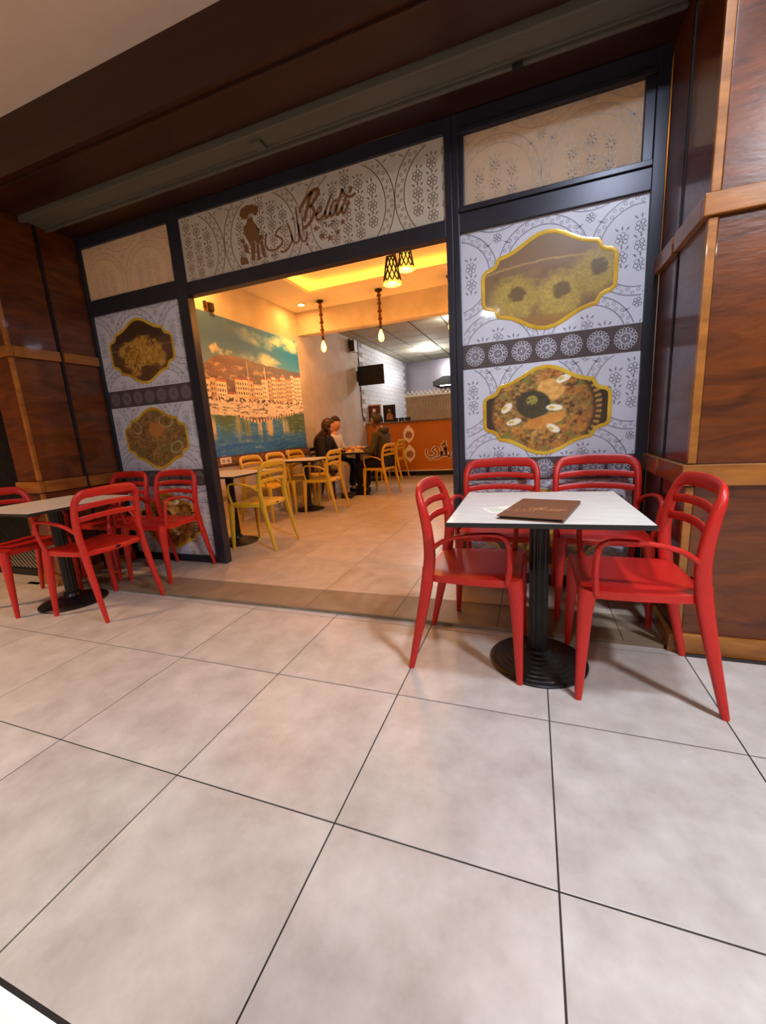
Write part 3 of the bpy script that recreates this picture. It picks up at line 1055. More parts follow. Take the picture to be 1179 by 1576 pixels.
# glazed white wall tiles by the kitchen
tm = MB().box(0, 0.008, -0.196, 0.196, -0.049, 0.049, bevel=0.002).mesh('wall_tile')
tm.materials.append(MATS['white_glaze'])
B('tile_bed', (WX, WX + 0.004, 7.43, 11.2, 1.2, 3.07), 'wall_grout', wl)
for j in range(18):
    for i in range(10):
        y = 7.43 + 0.2 + 0.40 * i - (0.2 if j % 2 else 0)
        if y - 0.19 < 7.42 or y + 0.19 > 11.2:
            continue
        link('wall_tile', tm, None, wl, (WX + 0.003, y, 1.26 + 0.103 * j))
# brown patterned border under the mural
bb = B('border_band', (WX, WX + 0.006, 1.46, 4.82, 0.77, 0.905), 'band_brown', wl)
ink = Ink(lambda u, v: (WX + 0.0068, u, v), (1.47, 4.81, 0.772, 0.903))
for k in range(32):
    c = (1.53 + k * 0.105, 0.838)
    for r in (0.048, 0.03):
        ink.ring(c, r, 0.006, 14)
    for q in range(4):
        a = q * math.pi / 2 + 0.78
        ink.leaf(c, (c[0] + 0.066 * math.cos(a), c[1] + 0.066 * math.sin(a)), 0.008)
ink.build('border_pattern', 'band_ink', bb)

# ceiling of the dining part with a lit recess
cd = MB()
HX0, HX1, HY0, HY1 = -0.70, 2.5, 1.9, 4.2
for q in ((-1.35, HX0, 1.46, 4.85), (HX1, 3.0, 1.46, 4.85), (HX0, HX1, 1.46, HY0), (HX0, HX1, HY1, 4.85)):
    cd.box(*q, 3.08, 3.13)
cd.build('ceiling_dining', 'white_ceiling', kind='structure')
rc = MB()
rc.box(HX0 - 0.2, HX1 + 0.2, HY0 - 0.2, HY1 + 0.2, 3.225, 3.3)
rc.box(HX0 - 0.2, HX1 + 0.2, HY1 + 0.10, HY1 + 0.2, 3.13, 3.225).box(HX0 - 0.2, HX1 + 0.2, HY0 - 0.2, HY0 - 0.10, 3.13, 3.225)
rc.box(HX0 - 0.2, HX0 - 0.10, HY0 - 0.1, HY1 + 0.1, 3.13, 3.225).box(HX1 + 0.10, HX1 + 0.2, HY0 - 0.1, HY1 + 0.1, 3.13, 3.225)
rco = rc.build('ceiling_recess', 'white_ceiling', kind='structure')
for q in ((HX0 - 0.06, HX1 + 0.06, HY1 + 0.03, HY1 + 0.05), (HX0 - 0.06, HX1 + 0.06, HY0 - 0.05, HY0 - 0.03), (HX0 - 0.05, HX0 - 0.03, HY0 - 0.02, HY1 + 0.02), (HX1 + 0.03, HX1 + 0.05, HY0 - 0.02, HY1 + 0.02)):
    B('led_strip', (*q, 3.131, 3.139), 'led_warm', rco)
B('beam', (-1.35, 3.0, 4.85, 5.03, 2.725, 3.3), 'plaster', kind='structure')

ck = B('ceiling_kitchen', (-1.35, 3.0, 5.03, 11.2, 3.085, 3.3), 'ceiling_grid', kind='structure')
gx = [-1.35] + [-1.115 + 0.615 * k for k in range(0, 7)] + [3.0]
gy = [5.03] + [5.3 + 0.6 * k for k in range(0, 10)] + [11.2]
cmesh = {}
for i in range(len(gx) - 1):
    for j in range(len(gy) - 1):
        w, d = gx[i + 1] - gx[i] - 0.036, gy[j + 1] - gy[j] - 0.036
        key = (round(w, 3), round(d, 3))
        if key not in cmesh:
            cmesh[key] = MB().box(-w / 2, w / 2, -d / 2, d / 2, 0, 0.014).mesh('ceiling_tile')
            cmesh[key].materials.append(MATS['ceiling_panel'])
        link('ceiling_tile', cmesh[key], None, ck, ((gx[i] + gx[i + 1]) / 2, (gy[j] + gy[j + 1]) / 2, 3.071))


def ceiling_lamp(x, y, z, r, m, label, cat='ceiling light'):
    t = thing('recessed_downlight', label, cat, (x, y, z))
    MB().lathe([(r * 1.25, 0.0), (r * 1.25, -0.008), (r * 1.0, -0.012), (r * 1.0, 0.0)], 24, cap=False).build('trim_ring', 'white_ceiling', t)
    MB().lathe([(0.001, -0.004), (r, -0.004)], 24, cap=False).build('lens', m, t)
    return t


ceiling_lamp(-1.034, 4.52, 3.08, 0.05, 'light_warm', 'small round warm downlight in the ceiling corner by the harbour mural')
ceiling_lamp(-0.21, 9.27, 3.071, 0.13, 'light_cool', 'bright white round light in the panelled ceiling over the kitchen')
ceiling_lamp(0.25, 10.6, 3.071, 0.10, 'light_cool', 'far white light in the panelled ceiling above the extractor hood')

# harbour mural
u = np.linspace(1.5, 4.80, 420)
v = np.linspace(0.905, 2.625, 240)
Y, Z = np.meshgrid(u, v)
sky = mix((54, 88, 132), (10, 116, 186), (Y - 2.6) / 1.7 + (fbm(Y * 2, Z * 2, 1) - 0.5) * 0.5)
sky = mix(sky, (150, 174, 190), (2.35 - Z) * 1.7)
cl = fbm(Y * 2.6 + 3, Z * 6, 12, 5)
C = mix(sky, (232, 222, 186), (cl - 0.47) * 4.5 * np.clip((Y - 3.0) / 1.2, 0, 1))
C = mix(C, (224, 200, 166), (1.0 - ell(Y, Z, 2.92, 2.22, 0.2, 0.075) + (fbm(Y * 14, Z * 18, 4) - 0.5) * 2.6) * 0.8)
mz = np.interp(u, [1.5, 2.2, 2.58, 2.85, 3.0, 3.4, 4.0, 4.8], [1.86, 1.93, 2.01, 2.135, 2.165, 2.175, 2.14, 2.12])[None, :] + (fbm(Y * 7, Z * 0 + 2, 31) - 0.5) * 0.05
mt = mix((92, 62, 46), (134, 106, 80), fbm(Y * 6, Z * 12, 14) * 1.4)
mt = mix(mt, (96, 92, 70), np.clip((Y - 3.2) / 1.0, 0, 0.8))
mt = mix(mt, (206, 172, 128), (fbm(Y * 14, Z * 26, 17) > 0.62) * (Z < 2.06) * 0.7)
C = np.where((Z < mz)[..., None], mt, C)
r2 = random.Random(11)
blocks = []
yy = 1.5
tops = [(1.5, 1.84), (2.55, 1.87), (2.86, 1.86), (2.9, 1.72), (3.12, 1.72), (3.13, 1.94), (3.28, 1.95), (3.3, 1.88), (3.72, 1.87), (3.84, 2.0), (4.05, 2.0), (4.1, 1.96), (4.44, 2.04), (4.8, 2.1)]
ty, tz = [q[0] for q in tops], [q[1] for q in tops]
while yy < 4.8:
    w = r2.uniform(0.09, 0.19)
    top = float(np.interp(yy + w / 2, ty, tz)) + r2.uniform(-0.05, 0.03)
    col = r2.choice([(238, 222, 186), (224, 200, 160), (244, 232, 204), (212, 186, 150)])
    m = (Y >= yy) & (Y < yy + w) & (Z < top) & (Z > 1.58)
    C = np.where(m[..., None], np.array(col, float), C)
    roof = (Y >= yy) & (Y < yy + w) & (Z < top) & (Z > top - 0.022)
    C = np.where(roof[..., None], np.array(r2.choice([(170, 84, 48), (196, 110, 66), (222, 186, 140)]), float), C)
    fy = ((Y - yy) / 0.045) % 1
    fz = ((top - 0.04 - Z) / 0.062) % 1
    win = m & (fy > 0.28) & (fy < 0.76) & (fz > 0.2) & (fz < 0.74) & (Z < top - 0.04) & (Z > 1.66)
    C = np.where(win[..., None], np.array((78, 56, 42), float), C)
    sh = m & (Y < yy + 0.008)
    C = np.where(sh[..., None], C * 0.72, C)
    yy += w
q = (Z > 1.575) & (Z < 1.65)
C = np.where((q & (fbm(Y * 30, Z * 40, 6, 2) > 0.5))[..., None], np.array((78, 60, 44), float), C)
q = (Z > 1.40) & (Z <= 1.60)
bt = mix((206, 186, 156), (246, 240, 224), fbm(Y * 20, Z * 60, 9, 3) * 1.3)
bt = mix(bt, (96, 90, 84), (fbm(Y * 16 + 4, Z * 70, 19, 3) - 0.60) * 9)
bt = mix(bt, (196, 96, 60), (fbm(Y * 9, Z * 50, 39, 2) - 0.78) * 8)
C = np.where(q[..., None], bt, C)
# water with reflections
wv = fbm(Y * 3, Z * 30, 23)
wat = mix((24, 92, 190), (66, 136, 190), wv * 1.2 + (Z - 1.15) * 1.4)
rf = fbm(Y * 11, Z * 1.6 + 7, 27, 3)
wat = mix(wat, (206, 190, 140), (rf - 0.40) * 5 * np.clip((Z - 1.02 + (wv - 0.5) * 0.25) / 0.28, 0, 1))
wat = mix(wat, (78, 102, 48), (fbm(Y * 3.2 + 5, Z * 2, 29, 2) - 0.5) * 5 * np.clip((Z - 1.08 + (wv - 0.5) * 0.3) / 0.2, 0, 1))
wat = mix(wat, (190, 206, 190), (fbm(Y * 12, Z * 90, 33, 3) - 0.62) * 3)
shore = np.interp(u, [1.5, 2.6, 3.15, 3.48, 4.49, 4.8], [1.44, 1.43, 1.41, 1.335, 1.46, 1.47])[None, :] + 0 * Z
C = np.where((Z < shore)[..., None], wat, C)
qy = (np.abs(Z - shore) < 0.018) & (Y > 3.1) & (Y < 4.5)
C = np.where(qy[..., None], mix((226, 204, 166), (70, 66, 56), (((Y * 14) % 1) > 0.6) * 1.0), C)
for my, mz0, mz1 in ((3.42, 1.45, 2.13), (3.81, 1.45, 2.11), (2.78, 1.42, 1.72), (3.1, 1.42, 1.7), (4.2, 1.44, 1.8), (4.5, 1.5, 1.82)):
    q = (np.abs(Y - my) < 0.006) & (Z > mz0) & (Z < mz1)
    C = np.where(q[..., None], np.array((240, 224, 190), float), C)
me = print_mesh('mural_sheet', u, v, C, lambda a, b: (WX + 0.006, a, b))
mu = thing('wall_mural', 'large photo mural of a harbour town with boats below a mountain on the left wall', 'mural', (WX, 3.15, 0.905))
o = link('printed_sheet', me, 'mural_print', mu)
o.location = (-WX, -3.15, -0.905)
o = B('backing', (WX + 0.001, WX + 0.0055, 1.5, 4.80, 0.905, 2.625), 'white_strip', mu)
o.location = (-WX, -3.15, -0.905)

# small things on the walls
t = thing('wall_box', 'small dark square box mounted on the wall above the harbour mural', 'wall box', (WX, 2.82, 2.69))
B('plate', (0.0, 0.012, -0.07, 0.07, -0.055, 0.055), 'band_brown', t, bevel=0.003)
B('housing', (0.012, 0.05, -0.01, 0.06, -0.045, 0.045), 'lamp_black', t, bevel=0.006)
B('bracket', (0.0, 0.03, -0.07, -0.05, -0.02, 0.05), 'lamp_black', t)
for y, n, lab in ((2.75, 2, 'white double power socket under the harbour mural near the entrance'), (4.17, 1, 'white single power socket under the far end of the harbour mural')):
    t = thing('power_socket', lab, 'socket', (WX + 0.006, y, 0.85))
    B('plate', (0.001, 0.012, -0.05 * n, 0.05 * n, -0.04, 0.04), 'socket_white', t, bevel=0.003)
    for k in range(n):
        yy0 = (k - (n - 1) / 2) * 0.085
        MB().lathe([(0.026, 0), (0.026, 0.002), (0.02, 0.002)], 14).build('outlet', 'cloth_grey', t).matrix_local = Matrix.Translation((0.012, yy0, 0)) @ Matrix.Rotation(math.pi / 2, 4, 'Y')

# television on its bracket
t = thing('television', 'black flat television on a bracket at the end of the grey wall', 'television', (-1.0, 7.22, 2.30))
B('casing', (-0.31, 0.30, 0.0, 0.045, -0.205, 0.205), 'tv_bezel', t, bevel=0.008)
B('screen', (-0.285, 0.275, -0.003, 0.0, -0.185, 0.185), 'tv_black', t)
MB().box(-0.35, -0.30, 0.05, 0.09, -0.10, 0.12).box(-0.32, 0.0, 0.05, 0.08, -0.03, 0.03).build('wall_bracket', 'tv_bezel', t)
t = thing('wall_speaker', 'small black and white loudspeaker high on the grey wall above the television', 'speaker', (WX, 6.95, 2.76))
B('cabinet', (0.04, 0.16, -0.08, 0.08, 0.0, 0.24), 'speaker_white', t, bevel=0.012)
B('grille', (0.045, 0.155, -0.088, -0.079, 0.01, 0.23), 'tv_bezel', t, bevel=0.004)
B('bracket', (0.0, 0.04, -0.02, 0.02, 0.08, 0.28), 'tv_bezel', t)
cb = MB()
cb.sweep([(WX + 0.012, 7.40, 3.07), (WX + 0.012, 7.41, 2.7), (WX + 0.012, 7.40, 2.3), (WX + 0.012, 7.41, 1.9), (WX + 0.012, 7.39, 1.6), (WX + 0.014, 7.44, 1.42), (WX + 0.03, 7.5, 1.34)], [0.010], n=6)
cb.build('wall_cable', 'cable', label='dark cable running down the wall from the ceiling behind the television', cat='cable')

# counter
CY = 7.6
ct = thing('service_counter', 'long orange service counter with dark granite top at the back of the shop', 'counter', (0.4, CY, LIFT))
cl_ = (-0.4, -CY, -LIFT)


def cpart(name, dims, m, bevel=0.0, parent=None):
    o = B(name, dims, m, parent or ct, bevel=bevel)
    if parent is None:
        o.location = cl_
    return o


cpart('body', (-1.335, 2.4, CY, CY + 0.6, 0.15, 1.235), 'orange_panel')
cpart('kick_board', (-1.335, 2.4, CY + 0.03, CY + 0.58, LIFT, 0.125), 'kick_black')
cpart('white_strip', (-1.335, 2.4, CY - 0.004, CY + 0.59, 0.125, 0.15), 'white_strip')
cpart('worktop', (-1.335, 2.42, CY - 0.04, CY + 0.64, 1.235, 1.278), 'granite', 0.006)
MED = [(0, 1), (0.16, 0.86), (0.34, 0.80), (0.46, 0.66), (0.7, 0.58), (0.82, 0.38), (1, 0.24), (0.94, 0), (1, -0.24), (0.82, -0.38), (0.7, -0.58), (0.46, -0.66), (0.34, -0.80), (0.16, -0.86)]
MED = MED + [(0, -1)] + [(-x, -z) for x, z in MED[1:]]
for mx, mz_ in ((-0.963, 1.01), (-0.317, 0.975), (-0.310, 0.535), (-0.96, 0.57)):
    ink = Ink(lambda a, b: (a, CY - 0.0015, b))
    ink.poly([(mx + x * 0.13, mz_ + z * 0.21) for x, z in MED])
    o = ink.build('medallion', 'print_cream', ct)
    o.location = cl_
    ink = Ink(lambda a, b: (a, CY - 0.0025, b))
    ink.disc((mx, mz_ - 0.02), 0.085, 20)
    ink.build('dish_print', 'print_brown', o)
ax0 = min(p[0] for s in LOGO['arabic'] for p in s[0])
az0 = min(p[1] for s in LOGO['arabic'] for p in s[0])
T = lambda p: (0.08 + (p[0] - ax0) * 1.6, 0.40 + (p[1] - az0) * 1.6)
for dy, w, m in ((0.0015, 0.072, 'print_cream'), (0.0025, 0.028, 'print_plum')):
    ink = Ink(lambda a, b, d=dy: (a, CY - d, b))
    letters(ink, ('arabic',), T, wfix=w)
    o = ink.build('arabic_lettering' if dy > 0.002 else 'lettering_outline', m, ct)
    o.location = cl_
    for c, r in LOGO['dots']:
        ink = Ink(lambda a, b, d=dy: (a, CY - d, b))
        ink.disc(T(c), r * 1.5 + (0.016 if dy < 0.002 else 0), 10)
        ink.build('lettering_dot', m, ct).location = cl_


def framed(x, y, w, h, fm, label, bgc, person=True):
    t = thing('picture_frame', label, 'picture frame', (x, y, 1.278))
    t.rotation_euler = (0, 0, 0.05)
    MB().box(-w / 2, w / 2, 0, 0.018, 0, 0.025).box(-w / 2, w / 2, 0, 0.018, h - 0.025, h).box(-w / 2, -w / 2 + 0.025, 0, 0.018, 0.025, h - 0.025).box(w / 2 - 0.025, w / 2, 0, 0.018, 0.025, h - 0.025).build('frame', fm, t)
    B('photograph', (-w / 2 + 0.024, w / 2 - 0.024, 0.006, 0.014, 0.024, h - 0.024), bgc, t)
    ink = Ink(lambda a, b: (a, 0.0045, b))
    ink.poly([(-w * 0.26, h * 0.14), (w * 0.3, h * 0.14), (w * 0.24, h * 0.42), (w * 0.1, h * 0.55), (-w * 0.12, h * 0.55), (-w * 0.24, h * 0.42)])
    ink.disc((0, h * 0.68), w * 0.12, 14)
    ink.build('printed_shape', 'paper' if person else 'print_brown', t)
    return t


framed(-1.20, CY + 0.2, 0.36, 0.43, 'white_strip', 'white-framed portrait print standing at the left end of the orange counter', 'print_plum')
framed(-0.86, CY + 0.32, 0.30, 0.40, 'tv_bezel', 'black-framed picture standing behind the portrait on the orange counter', 'tv_black', False)
for k in range(5):
    x = -0.66 + k * 0.075
    t = thing('espresso_cup', ('leftmost', 'second from left', 'middle', 'second from right', 'rightmost')[k] + ' small dark cup in the row on the orange counter', 'cup', (x, CY + 0.25 + 0.02 * (k % 2), 1.278), group='dark cups in a row on the orange counter')
    MB().lathe([(0.018, 0), (0.028, 0.012), (0.034, 0.08), (0.03, 0.08), (0.024, 0.015), (0.001, 0.012)], 14, cap=False).build('cup', 'tv_bezel', t)
    MB().sweep([(0.03, 0, 0.065), (0.052, 0, 0.06), (0.052, 0, 0.03), (0.028, 0, 0.022)], [0.004], n=6).build('handle', 'tv_bezel', t)

# slatted screen behind the counter
t = thing('slatted_screen', 'beige slatted screen with a white scalloped top rail behind the orange counter', 'screen', (0.4, 9.2, LIFT))
B('back_board', (-1.22, 1.6, 0.03, 0.05, 0.0, 1.88), 'band_brown', t)
sl = MB()
for k in range(64):
    sl.box(-1.22 + k * 0.044, -1.22 + k * 0.044 + 0.026, 0.0, 0.03, 0.0, 1.88)
sl.build('slat_row', 'slat_beige', t, kind='stuff')
B('top_rail', (-1.22, 1.6, -0.01, 0.05, 1.88, 1.93), 'scallop_white', t)
sc = MB()
for k in range(24):
    x = -1.16 + k * 0.118
    for a0, a1 in (((x - 0.05, 1.93), (x, 2.03)), ((x, 2.03), (x + 0.05, 1.93))):
        sc.sweep([(a0[0], 0.02, a0[1]), (a1[0], 0.02, a1[1])], [0.012], n=4, smooth_path=1)
sc.build('scallop_row', 'scallop_white', t, kind='stuff')
t = thing('extractor_hood', 'dark steel extractor hood hanging at the far end of the kitchen', 'hood', (0.9, 10.5, 2.22))
MB().prism([(-1.2, 0.0), (1.2, 0.0), (1.2, 0.12), (0.9, 0.24), (-0.9, 0.24), (-1.2, 0.12)], 'y', -0.3, 0.6).build('canopy', 'kick_black', t)
B('lamp_strip', (-1.0, 0.6, -0.28, -0.2, -0.012, 0.0), 'light_cool', t)
B('duct', (-0.25, 0.25, 0.0, 0.4, 0.24, 0.84), 'steel', t)


# rope pendants
def rope_pendant(x, y, zc, zb, label):
    t = thing('rope_pendant', label, 'pendant lamp', (x, y, zc), group='rope pendant lamps')
    MB().lathe([(0.055, 0.0), (0.055, -0.018), (0.04, -0.03), (0.012, -0.034)], 20).build('canopy', 'lamp_black', t)
    L = zc - zb
    for s in (1, -1):
        pts = []
        sz = []
        n = 26
        for k in range(n + 1):
            z = -0.03 - (L - 0.17) * k / n
            a = k * 1.05 + (0 if s > 0 else math.pi)
            knot = 1.0 + (0.9 if k % 6 in (2, 3) else 0.0)
            pts.append((0.011 * knot * math.cos(a), 0.011 * knot * math.sin(a), z))
            sz.append(0.011 + 0.004 * (knot - 1))
        MB().sweep(pts, sz, n=7, smooth_path=2).build('rope', 'rope', t)
    MB().lathe([(0.016, -L + 0.15), (0.02, -L + 0.13), (0.02, -L + 0.085), (0.014, -L + 0.08)], 14).build('lamp_holder', 'lamp_black', t)
    b = MB().lathe([(0.012, -L + 0.085), (0.018, -L + 0.06), (0.036, -L + 0.015), (0.043, -L - 0.02), (0.038, -L - 0.055), (0.022, -L - 0.08), (0.001, -L - 0.088)], 18, cap=False).build('bulb', 'bulb_glass', t)
    f = MB()
    for k in range(5):
        a = k * 2 * math.pi / 5
        f.sweep([(0.006 * math.cos(a), 0.006 * math.sin(a), -L + 0.05), (0.016 * math.cos(a), 0.016 * math.sin(a), -L - 0.05)], [0.003], n=5, smooth_path=1)
    f.build('filament', 'filament', b)
    point('pendant_light', (x, y, zc - L - 0.12), 20, WARM, 0.045)


rope_pendant(-0.705, 4.51, 3.08, 2.43, 'rope pendant lamp with glowing bulb nearest the harbour mural')
rope_pendant(0.245, 4.51, 3.08, 2.46, 'rope pendant lamp with glowing bulb in front of the panelled kitchen ceiling')
rope_pendant(1.275, 4.51, 3.08, 2.46, 'rope pendant lamp mostly hidden behind the dark middle mullion')


def lattice_pendant(x, y, zb, ztop, label):
    t = thing('lattice_pendant', label, 'pendant lamp', (x, y, zb), group='lattice cone pendant lamps')
    H = 0.30
    r0, r1 = 0.085, 0.045
    n = 10
    lat = MB()
    rad = lambda z: r0 + (r1 - r0) * z / 0.22
    for k in range(n):
        for s in (1, -1):
            pts = []
            for q in range(9):
                z = 0.22 * q / 8
                a = 2 * math.pi * (k + s * q / 8 * 2.0) / n
                pts.append((rad(z) * math.cos(a), rad(z) * math.sin(a), z))
            lat.sweep(pts, [0.0065], n=4, smooth_path=1)
    lat.build('lattice', 'lamp_black', t)
    MB().lathe([(r0 + 0.004, -0.008), (r0 + 0.004, 0.008), (r0 - 0.004, 0.008), (r0 - 0.004, -0.008)], 24, cap=False).build('bottom_ring', 'lamp_glow', t)
    MB().lathe([(rad(z) - 0.007, z) for z in (0.0, 0.1, 0.215)], 20, cap=False).build('diffuser', 'lamp_glow', t)
    MB().lathe([(r1 + 0.004, 0.215), (r1 + 0.002, 0.29), (0.012, 0.30)], 20).build('cap', 'lamp_black', t)
    MB().lathe([(0.004, 0.29), (0.004, ztop - zb)], 8).build('cord', 'lamp_black', t)
    MB().lathe([(0.001, -0.004), (r0 - 0.006, -0.004)], 20, cap=False).build('shade_base', 'lamp_glow', t)
    point('lattice_light', (x, y, zb - 0.06), 14, WARM, 0.05)


lattice_pendant(1.06, 2.6, 2.475, 3.225, 'lattice cone pendant lamp hanging lower of the pair under the lit recess')
lattice_pendant(1.09, 3.0, 2.72, 3.225, 'lattice cone pendant lamp hanging higher of the pair, cut off by the sign')

# ------------------------------------------------------------------ chairs
def chair_meshes(m):
    out = []

    def part(name, mb, mm=None):
        me = mb.mesh(name)
        me.materials.append(MATS[mm or m])
        out.append((name, me))
    # seat, slightly dished, with a turned-down rim
    s = MB()
    n = 11
    ys = [-0.252, -0.246, -0.22, -0.15, -0.05, 0.05, 0.11, 0.148, 0.156]
    hw = [0.17, 0.198, 0.214, 0.222, 0.222, 0.216, 0.208, 0.19, 0.165]
    dz = [-0.014, -0.005, 0.0, 0.0, -0.002, -0.003, 0.0, -0.006, -0.016]
    vs, fs = [], []
    for top in (1, 0):
        for y, w, d in zip(ys, hw, dz):
            for k in range(n):
                q = -1 + 2 * k / (n - 1)
                x = w * q
                dish = -0.010 * (1 - q * q) + (-0.012 if abs(q) > 0.95 else 0)
                bow = 0.016 * (1 - q * q) if y > 0.12 else 0
                vs.append((x, y + bow, (0.478 + d + dish) if top else 0.434))
    R_ = len(ys)
    for j in range(R_ - 1):
        for k in range(n - 1):
            a = j * n + k
            fs.append((a, a + 1, a + n + 1, a + n))
            b = R_ * n + a
            fs.append((b, b + n, b + n + 1, b + 1))
    for k in range(n - 1):
        for j in (0, R_ - 1):
            a = j * n + k
            fs.append((a, a + 1, R_ * n + a + 1, R_ * n + a))
    for j in range(R_ - 1):
        for k in (0, n - 1):
            a = j * n + k
            fs.append((a, a + n, R_ * n + a + n, R_ * n + a))
    s.add(vs, fs, True)
    part('seat', s)
    for sx in (-1, 1):
        part('leg', MB().sweep([(sx * 0.196, -0.222, 0.462), (sx * 0.202, -0.232, 0.40), (sx * 0.210, -0.240, 0.22), (sx * 0.219, -0.248, 0.0)], [(0.030, 0.036), (0.026, 0.030), (0.020, 0.022), (0.012, 0.013)], n=12, up=(0, 1, 0)))
        part('leg', MB().sweep([(sx * 0.208, 0.138, 0.50), (sx * 0.209, 0.148, 0.42), (sx * 0.213, 0.180, 0.26), (sx * 0.219, 0.238, 0.0)], [(0.015, 0.027), (0.016, 0.027), (0.016, 0.023), (0.011, 0.013)], n=12, up=(0, 1, 0)))
        part('armrest', MB().sweep([(sx * 0.212, 0.120, 0.585), (sx * 0.232, 0.06, 0.632), (sx * 0.246, -0.03, 0.660), (sx * 0.252, -0.13, 0.670), (sx * 0.252, -0.178, 0.664), (sx * 0.250, -0.203, 0.635), (sx * 0.238, -0.208, 0.55), (sx * 0.216, -0.200, 0.452)],
                                   [(0.013, 0.011), (0.013, 0.010), (0.014, 0.009), (0.014, 0.009), (0.013, 0.010), (0.012, 0.011), (0.012, 0.011), (0.014, 0.013)], n=10, up=(0, 0.25, 1)))
    pts = [(0.208, 0.140, 0.47), (0.212, 0.129, 0.56), (0.216, 0.133, 0.66), (0.216, 0.147, 0.745), (0.206, 0.163, 0.800), (0.175, 0.176, 0.830), (0.12, 0.186, 0.837), (0.0, 0.196, 0.840)]
    sz = [(0.016, 0.027), (0.016, 0.026), (0.017, 0.023), (0.018, 0.020), (0.022, 0.016), (0.027, 0.013), (0.029, 0.011), (0.030, 0.010)]
    P = pts + [(-x, y, z) for x, y, z in pts[-2::-1]]
    S = sz + sz[-2::-1]
    part('back_frame', MB().sweep(P, S, n=12, up=(0, 1, 0)))
    for z, y, h in ((0.752, 0.150, 0.018), (0.678, 0.137, 0.018)):
        part('slat', MB().sweep([(-0.208, y, z - 0.006), (-0.12, y + 0.020, z + 0.004), (0, y + 0.030, z + 0.008), (0.12, y + 0.020, z + 0.004), (0.208, y, z - 0.006)], [(h, 0.007)], n=10, up=(0, 1, 0)))
    bd = MB().lathe([(0.001, 0.002), (0.016, 0.002), (0.019, 0.0)], 16, cap=False)
    bd.v = [(x * 1.1, 0.1735 + z, 0.452 + y * 0.5) for x, y, z in bd.v]
    part('badge', bd, 'badge_black')
    return out


CH = {k: chair_meshes(k + '_plastic') for k in ('red', 'mustard', 'dark')}
FACE = {'-y': 0.0, '+x': math.pi / 2, '+y': math.pi, '-x': -math.pi / 2}


def chair(kind, x, y, face, z, label, turn=0.0):
    grp = {'red': 'red plastic armchairs outside the shop', 'mustard': 'mustard plastic armchairs inside the shop', 'dark': None}[kind]
    t = thing('armchair', label, 'chair', (x, y, z), FACE[face] + math.radians(turn), grp)
    for name, me in CH[kind]:
        link(name, me, None, t)
    return t


L0 = LIFT
chair('red', 2.757, 0.385, '-x', 0, 'red plastic armchair at the right end of the menu table, back to the wooden pier', 1)
chair('red', 2.045, 0.425, '+x', 0, 'red plastic armchair at the left end of the menu table, nearest the shop entrance', -1)
chair('red', 2.145, 1.065, '-y', L0, 'red plastic armchair behind the menu table, left of the two against the film', 0)
chair('red', 2.684, 1.065, '-y', L0, 'red plastic armchair behind the menu table, right of the two against the film', 0)
chair('red', -0.485, 0.425, '-x', 0, 'red plastic armchair in front with its back to the entrance at the left table', 1)
chair('red', -1.235, 0.33, '+x', 0, 'red plastic armchair at the far left table side, cut by the photo edge', 0)
chair('red', -0.572, 1.065, '-y', L0, 'red plastic armchair beside the entrance mullion, against the left film', 0)
chair('red', -1.090, 1.035, '-y', L0, 'red plastic armchair in the corner between left film and wooden pier', 0)
chair('mustard', -0.245, 1.95, '-x', L0, 'mustard plastic armchair nearest the entrance, back turned to the room', 2)
chair('mustard', -0.42, 3.66, '-x', L0, 'mustard plastic armchair with its back to the room at the middle table', 2)
chair('mustard', -0.075, 5.06, '-x', L0, 'mustard plastic armchair the man in the dark hoodie sits on', -8)
chair('mustard', -0.48, 7.0, '-x', L0, 'mustard plastic armchair farthest back, in front of the orange counter', -4)
chair('mustard', -1.055, 2.0, '+x', L0, 'mustard plastic armchair against the wall at the table nearest the entrance', 0)
chair('mustard', -1.055, 3.08, '+x', L0, 'mustard plastic armchair against the mural wall, first beyond the near table', 0)
chair('mustard', -1.055, 3.64, '+x', L0, 'mustard plastic armchair against the mural wall at the middle table', 0)
chair('mustard', -1.055, 4.20, '+x', L0, 'mustard plastic armchair against the mural wall next to the seated woman', 0)
chair('dark', -1.00, 4.76, '+x', L0, 'dark brown armchair the woman with long hair sits on', 0)
chair('mustard', -1.075, 5.38, '+x', L0, 'mustard plastic armchair the man in white sits on', 0)


